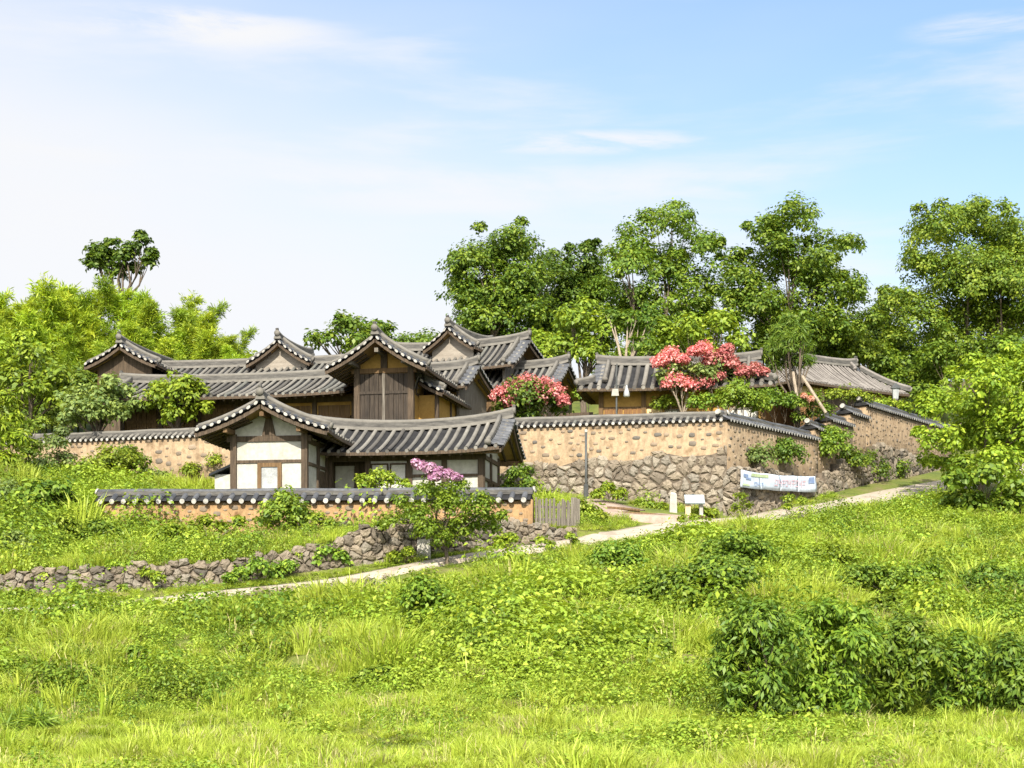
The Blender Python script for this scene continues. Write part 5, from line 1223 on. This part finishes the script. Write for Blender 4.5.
shrub('tallest arching bush in the middle of the big dark thicket', (825, 34), [(830, 614, 14), (855, 620, 14), (805, 632, 20), (832, 632, 22), (852, 646, 22), (815, 662, 24), (842, 676, 22), (800, 686, 18), (820, 700, 18), (850, 706, 16), (800, 708, 14)], 'mid', group='bushes of the dark thicket in front', **BG)
shrub('arching bush with paler leaf tips right of the middle of the dark thicket', (892, 34), [(905, 628, 13), (880, 646, 20), (905, 642, 20), (922, 655, 20), (888, 670, 22), (912, 682, 20), (868, 694, 16), (900, 704, 15)], 'mid', group='bushes of the dark thicket in front', **BG)
shrub('low shadowed bush towards the right end of the dark thicket', (958, 33.2), [(958, 646, 13), (945, 664, 18), (968, 662, 18), (985, 672, 18), (952, 690, 18), (975, 700, 16), (945, 706, 13)], 'bush', group='bushes of the dark thicket in front', **BG)
shrub('bush at the right end of the dark thicket, cut by the picture edge', (1018, 33.5), [(1010, 648, 13), (1008, 664, 17), (1030, 660, 20), (1015, 688, 18), (1045, 684, 20), (1012, 704, 14)], 'bush', group='bushes of the dark thicket in front', **BG)
shrub('small bushy plant under the path at the far left, by a bare soil patch', (60, 37.5), [(55, 632, 9), (70, 628, 8), (45, 640, 7)], 'lime', leaf=.12, auto=True)
shrub('small bushy plant at the left, right of the bare soil patch', (112, 38.2), [(110, 622, 9), (122, 628, 8), (98, 630, 8)], 'mid', leaf=.12, auto=True)
shrub('knee-high sapling in the left meadow', (138, 33.5), [(137, 656, 6), (140, 667, 6), (134, 675, 5)], 'mid', leaf=.12, auto=True)
shrub('knee-high lime sapling left of the middle of the meadow', (252, 34.5), [(250, 648, 7), (258, 655, 6), (245, 660, 6)], 'lime', leaf=.12, auto=True)
shrub('sapling bush in the meadow below the leafy bush', (372, 31.5), [(370, 680, 8), (384, 676, 6), (360, 686, 6)], 'mid', leaf=.12, auto=True)
shrub('dark low bush in the meadow left of the thicket', (650, 34), [(642, 646, 10), (660, 652, 10), (630, 656, 8)], 'bush', leaf=.13, auto=True)
shrub('tall grassy hummock bush at the bottom left', (30, 26.5), [(20, 722, 10), (40, 720, 10), (30, 728, 11), (8, 730, 9), (55, 730, 8)], 'mid', leaf=.3, aspect=.08, up=-.2, name='grass_hummock', cat='grass', per=.4, trunk=0)
for (lab, px, lobes, lm) in [('tall light scrub on the bank at the left edge, above the retaining wall', 18, [(15, 545, 9), (28, 550, 8), (5, 552, 8)], 'grey'), ('lime scrub on the left bank just before the end of the low clay wall', 70, [(65, 528, 10), (78, 534, 9), (54, 536, 8)], 'lime'),
        ('dark leafy weed bush on the bank above the left part of the retaining wall', 104, [(104, 548, 9), (96, 552, 7), (114, 553, 7)], 'mid'), ('light scrub leaning over the retaining wall, left of the creeper', 118, [(114, 570, 6), (124, 572, 6)], 'lime'),
        ('wide lime bush on the bank below the middle of the low clay wall', 172, [(160, 540, 9), (176, 536, 10), (190, 542, 9)], 'lime'), ('green bush on the bank just above the retaining wall near the climbing bush', 215, [(208, 552, 8), (222, 550, 8)], 'mid'),
        ('lime bush at the foot of the low clay wall, right of the blue-green bush', 322, [(318, 524, 8), (330, 530, 8), (312, 534, 7)], 'lime'), ('creeper over the retaining wall between the left creepers', 182, [(178, 576, 6), (190, 572, 6), (172, 582, 5)], 'mid'), ('creeper hanging over the retaining wall right of the climbing bush', 300, [(296, 560, 7), (308, 556, 6)], 'lime'), ('weeds bush at the wall foot below the stone slab', 402, [(396, 560, 6), (408, 556, 5)], 'lime'), ('weeds bush at the wall foot right of the flowering tree', 505, [(500, 546, 6), (512, 542, 5)], 'lime'), ('small creeper on top of the retaining wall at the left', 48, [(44, 580, 6), (56, 583, 5)], 'lime'),
        ('creeper at the foot of the retaining wall at the far left', 22, [(18, 598, 6), (30, 600, 5)], 'mid'),
        ('bush before the cobbled wall at the left corner of the white house', 208, [(200, 470, 9), (214, 466, 8), (190, 474, 8)], 'lime'), ('pale scrub in the middle of the upper left bank', 150, [(146, 480, 8), (160, 482, 8)], 'grey'),
        ('tall weeds bush at the left edge on the upper bank', 12, [(8, 498, 11), (20, 505, 9)], 'grey')]:
    shrub(lab, (px, 50), lobes, lm, 'scrub on the left terraces', leaf=.105, auto=True, fill=.5)
for (lab, px, lobes, lm) in [('lime bush in the middle of the meadow, under the leafy bush', 540, [(535, 612, 9), (550, 608, 8), (522, 616, 8)], 'lime'), ('mid green bush in the meadow below the light green bush', 610, [(600, 622, 9), (615, 618, 9), (628, 626, 8)], 'mid'),
        ('lime bush on the right slope above the thicket', 830, [(818, 560, 9), (834, 556, 9), (846, 562, 8)], 'lime'), ('light bush on the right slope near the picture edge', 960, [(950, 556, 8), (966, 552, 9), (980, 558, 8)], 'lime'),
        ('mid green bush between the two long rows on the right slope', 885, [(875, 612, 9), (892, 608, 9)], 'mid'), ('lime bush in the left meadow beneath the retaining wall', 190, [(182, 622, 8), (196, 618, 8), (208, 624, 7)], 'lime'),
        ('green bush in the left meadow, left of the leafy bush', 330, [(322, 616, 8), (338, 620, 8)], 'mid'), ('tuft-like lime bush low in the meadow centre', 455, [(446, 664, 9), (462, 660, 9)], 'lime'), ('tuft-like green bush low in the meadow right of the centre', 560, [(552, 668, 9), (568, 664, 8)], 'mid')]:
    shrub(lab, (px, 40), lobes, lm, 'bushes scattered over the slope', **FG)
# thin saplings along the path
for (lab, px, Y, lobes) in [('thin forked sapling below the footpath in front of the ramp', 690, 51.2, [(683, 519, 5), (694, 517, 4)]), ('spindly sapling at the path edge under the left half of the banner', 741, 53.6, [(740, 497, 8), (746, 505, 7), (736, 508, 6)]),
                            ('forked sapling at the path edge under the right half of the banner', 795, 55.2, [(789, 498, 6), (802, 500, 5), (787, 507, 4)]), ('leafy sapling at the path edge beyond the flowering tree', 544, 47.3, [(541, 540, 6), (549, 545, 5)]),
                            ('spindly sapling at the path edge near the picket fence', 572, 47.8, [(570, 535, 4), (575, 541, 4)])]:
    plant('sapling', lab, 'sapling', (px, Y), lobes, 'lime', 'saplings along the footpath', leaf=.11, dens=.8, trunk=.035, part='foliage', stem='stem', clump=.4, fork=.25, dspread=.3)

# ---- bamboo grove: four kinds of stem, copied
def bamboo_proto(hh, seed):
    r_ = np.random.default_rng(seed); t = empty('bamboo', (0, 0, 0), 0, 'tall feathery yellow-green bamboo in the grove on the left hill behind the roofs', 'bamboo', 'bamboo of the grove on the left hill')
    az = r_.uniform(0, 6.28); bend = r_.uniform(.8, 1.5); n = 14
    def cp(s): return np.array((math.cos(az) * bend * s ** 3, math.sin(az) * bend * s ** 3, hh * (s - .10 * s ** 4)))
    m_ = MB(); m_.tube([cp(s) for s in np.linspace(0, 1, n)], [.05 * (1 - .85 * s) for s in np.linspace(0, 1, n)], 6); m_.build('culm', M['barkgreen'], t, True)
    V, T = [], []
    for i in range(130):
        s = 1 - .85 * r_.random() ** 1.0; b = cp(s); a = r_.uniform(0, 6.28); ln = (1.25 - .75 * s) * hh * .135 * r_.uniform(.5, 1.25)
        d = np.array((math.cos(a), math.sin(a), r_.uniform(.35, 1.3))); k = 44
        u = r_.random(k)[:, None]; P = b + d * ln * u + np.array((0, 0, -1.0)) * ln * .55 * u ** 2 + r_.normal(0, .07, (k, 3))
        D = unit(d * .8 + np.array((0, 0, -.5)) + r_.normal(0, .5, (k, 3))); N = unit(np.array((0, 0, .7)) + r_.normal(0, .6, (k, 3))); sz = r_.uniform(.13, .32, k)
        V.append(leaf_quads(P, N, D, sz, sz * .17, .1)); T.append(np.clip(r_.normal(.5, .15) + r_.normal(0, .2, k), 0, 1))
    leaf_mesh('foliage', L['bamboo'], t, np.concatenate(V), np.concatenate(T)); return t
M['barkgreen'] = mottled('bamboo_culm', (0.10, 0.14, 0.03), (0.20, 0.24, 0.06), 4)
protos = [bamboo_proto(6.0, 11), bamboo_proto(6.6, 12), bamboo_proto(5.4, 13), bamboo_proto(7.0, 14)]
def copy_tree(o, parent=None):
    c = o.copy(); COL.objects.link(c)
    if parent: c.parent = parent
    for ch in [q for q in o.children]: copy_tree(ch, c)
    return c
used = set()
tops = [(0, 300), (14, 288), (30, 292), (46, 285), (60, 290), (72, 300), (85, 286), (98, 292), (112, 288), (128, 292), (142, 296), (155, 302), (168, 304), (180, 300), (192, 306), (204, 312), (216, 318), (228, 330), (238, 345), (20, 315), (42, 318), (66, 322), (92, 318), (118, 320), (146, 325), (172, 330), (198, 335), (222, 348), (8, 335), (35, 340), (58, 345), (84, 342), (-14, 300), (-28, 310), (-12, 330), (108, 340), (134, 345), (160, 342), (188, 350), (212, 355), (6, 318), (26, 302), (52, 300), (78, 296), (104, 300), (122, 302), (136, 305), (150, 312), (164, 316), (178, 314), (190, 320), (210, 328), (218, 335), (232, 340), (15, 325), (44, 330), (72, 330), (100, 332), (128, 332), (154, 334), (180, 336), (204, 342), (240, 356), (196, 360)]
for i, (px, py) in enumerate(tops):
    Y = 80 - 6 * (py - 285) / 70 + rng.uniform(-2, 2); X = (px - 512) / F * Y; z = Hs(X, Y); ht = (620 - py) / F * Y - z
    k = int(i * 2.7) % 4; o = protos[k] if k not in used else copy_tree(protos[k]); used.add(k)
    o.location = (X, Y, z - .05); s = ht / [6.0, 6.6, 5.4, 7.0][k] * 1.1; o.scale = (max(.8, s) * .92, max(.8, s) * .92, s); o.rotation_euler = (0, 0, rng.uniform(0, 6.28))

# ------------------------------------------------------------------ grass and weeds (one mass each, instanced tufts)
def tuft(name, mat, kind, seed, n=26, hgt=.5, rad=.22):
    r_ = np.random.default_rng(seed); V, Q, T = [], [], []
    if kind == 'blade':
        for i in range(n):
            a = r_.uniform(0, 6.28); d = np.array((math.cos(a), math.sin(a), 0)); b = d * rad * r_.random() ** .7; hh = hgt * r_.uniform(.5, 1.15); ln = hh * r_.uniform(.15, .75); w = .0065 + .006 * r_.random(); s = np.array((-d[1], d[0], 0)) if r_.random() < .6 else d
            p0, p1, p2 = b, b + d * ln * .35 + np.array((0, 0, hh * .62)), b + d * ln + np.array((0, 0, hh * (1 - .25 * r_.random())))
            k = len(V); V += [p0 - s * w, p0 + s * w, p1 + s * w * .9, p1 - s * w * .9, p2 + s * w * .12, p2 - s * w * .12]; Q += [(k, k + 1, k + 2, k + 3), (k + 3, k + 2, k + 4, k + 5)]; t = np.clip(r_.normal(.5, .22), 0, 1); T += [t] * 6
        return np_mesh(name, np.array(V), np.array(Q), mat, None, T, link=False)
    if kind == 'head':
        for i in range(n):
            a = r_.uniform(0, 6.28); d = np.array((math.cos(a), math.sin(a), 0)); b = d * rad * r_.random(); hh = hgt * r_.uniform(.7, 1.1); s = np.array((-d[1], d[0], 0))
            p1 = b + d * hh * .12 + np.array((0, 0, hh * .8)); p2 = b + d * hh * .30 + np.array((0, 0, hh))
            for (q0, q1, w0, w1) in ((b, p1, .003, .003), (p1, p2, .010, .004)):
                k = len(V); V += [q0 - s * w0, q0 + s * w0, q1 + s * w1, q1 - s * w1]; Q.append((k, k + 1, k + 2, k + 3)); T += [r_.random()] * 4
        return np_mesh(name, np.array(V), np.array(Q), mat, None, T, link=False)
    # leafy weed: stems with leaves
    P, N, D = [], [], []
    for i in range(n):
        a = r_.uniform(0, 6.28); u = r_.random(); rr_ = rad * (.2 + .8 * r_.random()); p = np.array((math.cos(a) * rr_, math.sin(a) * rr_, hgt * (.15 + .85 * u) * (1 - .45 * (rr_ / rad) ** 2)))
        P.append(p); D.append((math.cos(a), math.sin(a), r_.uniform(-.5, .3))); N.append((math.cos(a) * .4 + r_.normal(0, .35), math.sin(a) * .4 + r_.normal(0, .35), .9))
    if kind == 'dome':
        P = []; N = []; D = []
        for i in range(n):
            v = r_.normal(size=3); v[2] = abs(v[2]); v /= np.linalg.norm(v); q = r_.uniform(.72, 1.05) * (1 + .25 * math.sin(v[0] * 5 + seed) * math.sin(v[1] * 6)); P.append((v[0] * rad * q, v[1] * rad * q, v[2] * hgt * q)); N.append(v + r_.normal(0, .4, 3) + (0, 0, .3)); D.append((v[0] + r_.normal(0, .4), v[1] + r_.normal(0, .4), -.3))
    sz = r_.uniform(.045, .095, n) * (1.1 if kind == 'big' else 1)
    V = leaf_quads(np.array(P), unit(np.array(N)), np.array(D), sz, sz * .6); T = np.clip(r_.normal(.5, .22, n), 0, 1)
    return np_mesh(name, V, np.arange(n * 4).reshape(-1, 4), mat, None, np.repeat(T, 4), link=False)
def scatter(name, protos_, P, rot, scl, idx):
    c = bpy.data.collections.new(name + '_kinds')
    for i, o in enumerate(protos_): o.name = '%s_kind_%02d' % (name, i); c.objects.link(o)
    me = bpy.data.meshes.new(name); me.vertices.add(len(P)); me.vertices.foreach_set('co', np.ascontiguousarray(P, dtype=np.float32).ravel())
    for nm, ty, arr in (('rot', 'FLOAT_VECTOR', rot), ('scl', 'FLOAT_VECTOR', scl), ('idx', 'INT', idx)):
        a = me.attributes.new(nm, ty, 'POINT'); a.data.foreach_set('vector' if ty == 'FLOAT_VECTOR' else 'value', np.ascontiguousarray(arr, dtype=np.int32 if ty == 'INT' else np.float32).ravel())
    o = bpy.data.objects.new(name, me); COL.objects.link(o)
    ng = bpy.data.node_groups.new(name, 'GeometryNodeTree'); ng.interface.new_socket('Geometry', in_out='INPUT', socket_type='NodeSocketGeometry'); ng.interface.new_socket('Geometry', in_out='OUTPUT', socket_type='NodeSocketGeometry')
    N = ng.nodes; gi, go = N.new('NodeGroupInput'), N.new('NodeGroupOutput'); ip = N.new('GeometryNodeInstanceOnPoints'); ci = N.new('GeometryNodeCollectionInfo')
    ci.inputs['Collection'].default_value = c; ci.inputs['Separate Children'].default_value = True; ci.inputs['Reset Children'].default_value = True
    def na(nm, dt): n = N.new('GeometryNodeInputNamedAttribute'); n.data_type = dt; n.inputs[0].default_value = nm; return n.outputs['Attribute']
    ng.links.new(gi.outputs[0], ip.inputs['Points']); ng.links.new(ci.outputs[0], ip.inputs['Instance']); ip.inputs['Pick Instance'].default_value = True
    ng.links.new(na('idx', 'INT'), ip.inputs['Instance Index']); ng.links.new(na('rot', 'FLOAT_VECTOR'), ip.inputs['Rotation']); ng.links.new(na('scl', 'FLOAT_VECTOR'), ip.inputs['Scale']); ng.links.new(ip.outputs[0], go.inputs[0])
    md = o.modifiers.new('scatter', 'NODES'); md.node_group = ng
    return tag(o, kind='stuff')
def fbm(X, Y, sc, seed):
    r_ = np.random.default_rng(seed); out = np.zeros_like(X); amp = 1
    for k in range(5):
        for j in range(3):
            a = r_.uniform(0, 6.28); ph = r_.uniform(0, 6.28); f_ = sc * 1.9 ** k * r_.uniform(.7, 1.3); out += amp * np.sin((X * math.cos(a) + Y * math.sin(a)) * f_ + ph + 1.3 * np.sin((X * math.sin(a) - Y * math.cos(a)) * f_ * .7 + ph))
        amp *= .6
    return out / 4.2
def candidates(dens):
    n = int(dens * 1900); Y = rng.uniform(18.3, 62, n * 2); X = rng.uniform(-26, 26, n * 2); keep = np.abs(X) < .325 * Y + 3.5
    X, Y = X[keep], Y[keep]
    wy = np.interp(X, WX, WY); ya = np.interp(X, AX, AY); pd = path_dist(X, Y)
    ok = (Y < wy - .55) & (np.abs(Y - ya) > .28) & (pd > .42 + .55 * sstep(X, 0, 9))
    ok &= ~((X > -12.5) & (X < .6) & (np.abs(Y - np.interp(X, [P_L[0], P_R[0]], [P_L[1], P_R[1]])) < .35))          # front wall
    ok &= ~((X > -9.3) & (X < 0.2) & (Y > 50.8 - .15 * (X + 5)) & (Y < 58))                                            # white house
    rp = np.array([at(668, 516, 54.2)[:2], at(640, 516, 53.6)[:2], at(617, 512, 53.8)[:2], at(600, 505, 55.0)[:2], at(585, 499, 56.4)[:2]]); rd = np.full(len(X), 9.0)
    for a, b in zip(rp[:-1], rp[1:]):
        d_ = b - a; t = np.clip(((X - a[0]) * d_[0] + (Y - a[1]) * d_[1]) / (d_ @ d_), 0, 1); rd = np.minimum(rd, np.hypot(X - a[0] - t * d_[0], Y - a[1] - t * d_[1]))
    ok &= ~((X > -4.6) & (X < 1.3) & (Y > ya) & (Y < ya + 1.9) & (rng.random(len(X)) < .85))
    ok &= rd > 1.45
    ok &= ~((X > 4.2) & (X < 7.6) & (Y > 52.2) & (Y < 55.2) & (rd < 2.2))
    yp = np.interp(X, [at(*q_[:3])[0] for q_ in PATH], [q_[2] for q_ in PATH]); ok &= ~((Y < yp) & (Y > yp - 2.2) & (X < 1) & (rng.random(len(X)) < .72))
    for (sx_, sy_, sr_) in ((40, 641, .9), (112, 632, .6), (388, 594, .7), (352, 600, .5), (705, 668, .6), (300, 660, .5)):      # trodden bare soil
        Yb = row_depth(sx_, sy_); ok &= ~((np.hypot(X - (sx_ - 512) / F * Yb, (Y - Yb) * .6) < sr_) & (rng.random(len(X)) < .9))
    X, Y, pd = X[ok], Y[ok], pd[ok]
    return X, Y, pd
def lay(name, kinds, dens, prob, hs, seed):
    X, Y, pd = candidates(dens); p = prob(X, Y); k = rng.random(len(X)) < p; X, Y, pd = X[k], Y[k], pd[k]; Z = H(X, Y)
    n = len(X); s = hs(X, Y) * rng.uniform(.7, 1.3, n) * np.where(pd < 2.6, .3 + .7 * np.maximum(pd - .6, 0) / 2.0, 1); s = np.where((X > -13) & (X < 1) & (Y > 46) & (Y < 50), s * .65, s) * (.55 + .45 * sstep(Y, 27, 33)); yp = np.interp(X, [at(*q_[:3])[0] for q_ in PATH], [q_[2] for q_ in PATH]); s = np.where((Y < yp) & (Y > yp - 3.5) & (X < 1), s * (.38 + .15 * np.clip((yp - Y) - 1, 0, 3)), s); s = np.maximum(s, .2)
    rot = np.stack([rng.normal(0, .12, n), rng.normal(0, .12, n), rng.uniform(0, 6.28, n)], 1)
    wide = 1.0
    return scatter(name, kinds, np.stack([X, Y, Z - .03], 1), rot, np.stack([np.maximum(s, .55), np.maximum(s, .55), s], 1), rng.integers(0, len(kinds), n))
G1 = [tuft('t', L['grass'], 'blade', 20 + i, 64, .34, .27) for i in range(4)] + [tuft('t', L['grass'], 'blade', 30 + i, 56, .50, .22) for i in range(2)]
G1 += [tuft('t', L['dry'], 'blade', 39, 30, .42, .26)]
G2 = [tuft('t', L['weed'], 'leaf', 40 + i, 95, .38, .30) for i in range(4)] + [tuft('t', L['weed'], 'big', 50 + i, 64, .50, .30) for i in range(3)]
G3 = [tuft('t', L['straw'], 'head', 60 + i, 5, .62, .25) for i in range(3)]
G4 = [tuft('t', L['mid'], 'big', 70 + i, 84, .50, .34) for i in range(3)]
nA = lambda X, Y: fbm(X, Y, .55, 1)
nB = lambda X, Y: fbm(X, Y, .9, 2)
nC = lambda X, Y: fbm(X, Y, .35, 3)
front = lambda Y: 1 - sstep(Y, 26.5, 29)
lay('meadow_grass', G1, 34, lambda X, Y: np.clip(.42 + .9 * nA(X, Y) + .7 * front(Y), .06, 1), lambda X, Y: np.clip(.8 + 1.0 * nB(X, Y), .35, 1.7), 1)
lay('weeds', G2, 30, lambda X, Y: np.clip(.50 - .9 * nA(X, Y) - .7 * front(Y), .04, 1), lambda X, Y: np.clip(.85 + .7 * nC(X, Y) + .8 * nB(X + 5, Y), .35, 1.9), 2)
lay('dark_weeds', G4, 22, lambda X, Y: np.clip(-.5 + 1.4 * nC(X + 7, Y) + .4 * nB(X, Y), 0, .6) * (1 - front(Y)), lambda X, Y: np.clip(.9 + .6 * nB(X, Y), .5, 1.5), 3)
G5 = [tuft('t', L[k_], 'dome', 80 + i, 190, .55 + .1 * (i % 3), .42) for i, k_ in enumerate(('weed', 'mid', 'lime', 'weed', 'lime', 'bush'))]
lay('herb_clumps', G5, 3.4, lambda X, Y: np.clip(.42 + 1.1 * fbm(X, Y, .7, 9), .03, 1) * (1 - .75 * front(Y)) + .35 * ((X < -3) & (Y > np.interp(X, AX, AY))), lambda X, Y: np.clip(.95 + .8 * nB(X + 2, Y + 3), .4, 1.7) * np.where((X < -3) & (Y > np.interp(X, AX, AY)), np.where(Y < 51, 1.25, .7), 1), 5)
lay('grass_seed_heads', G3, 2.0, lambda X, Y: np.clip(.05 + .8 * nB(X + 3, Y), 0, .5) * (Y < 36), lambda X, Y: 1.0 + 0 * X, 4)
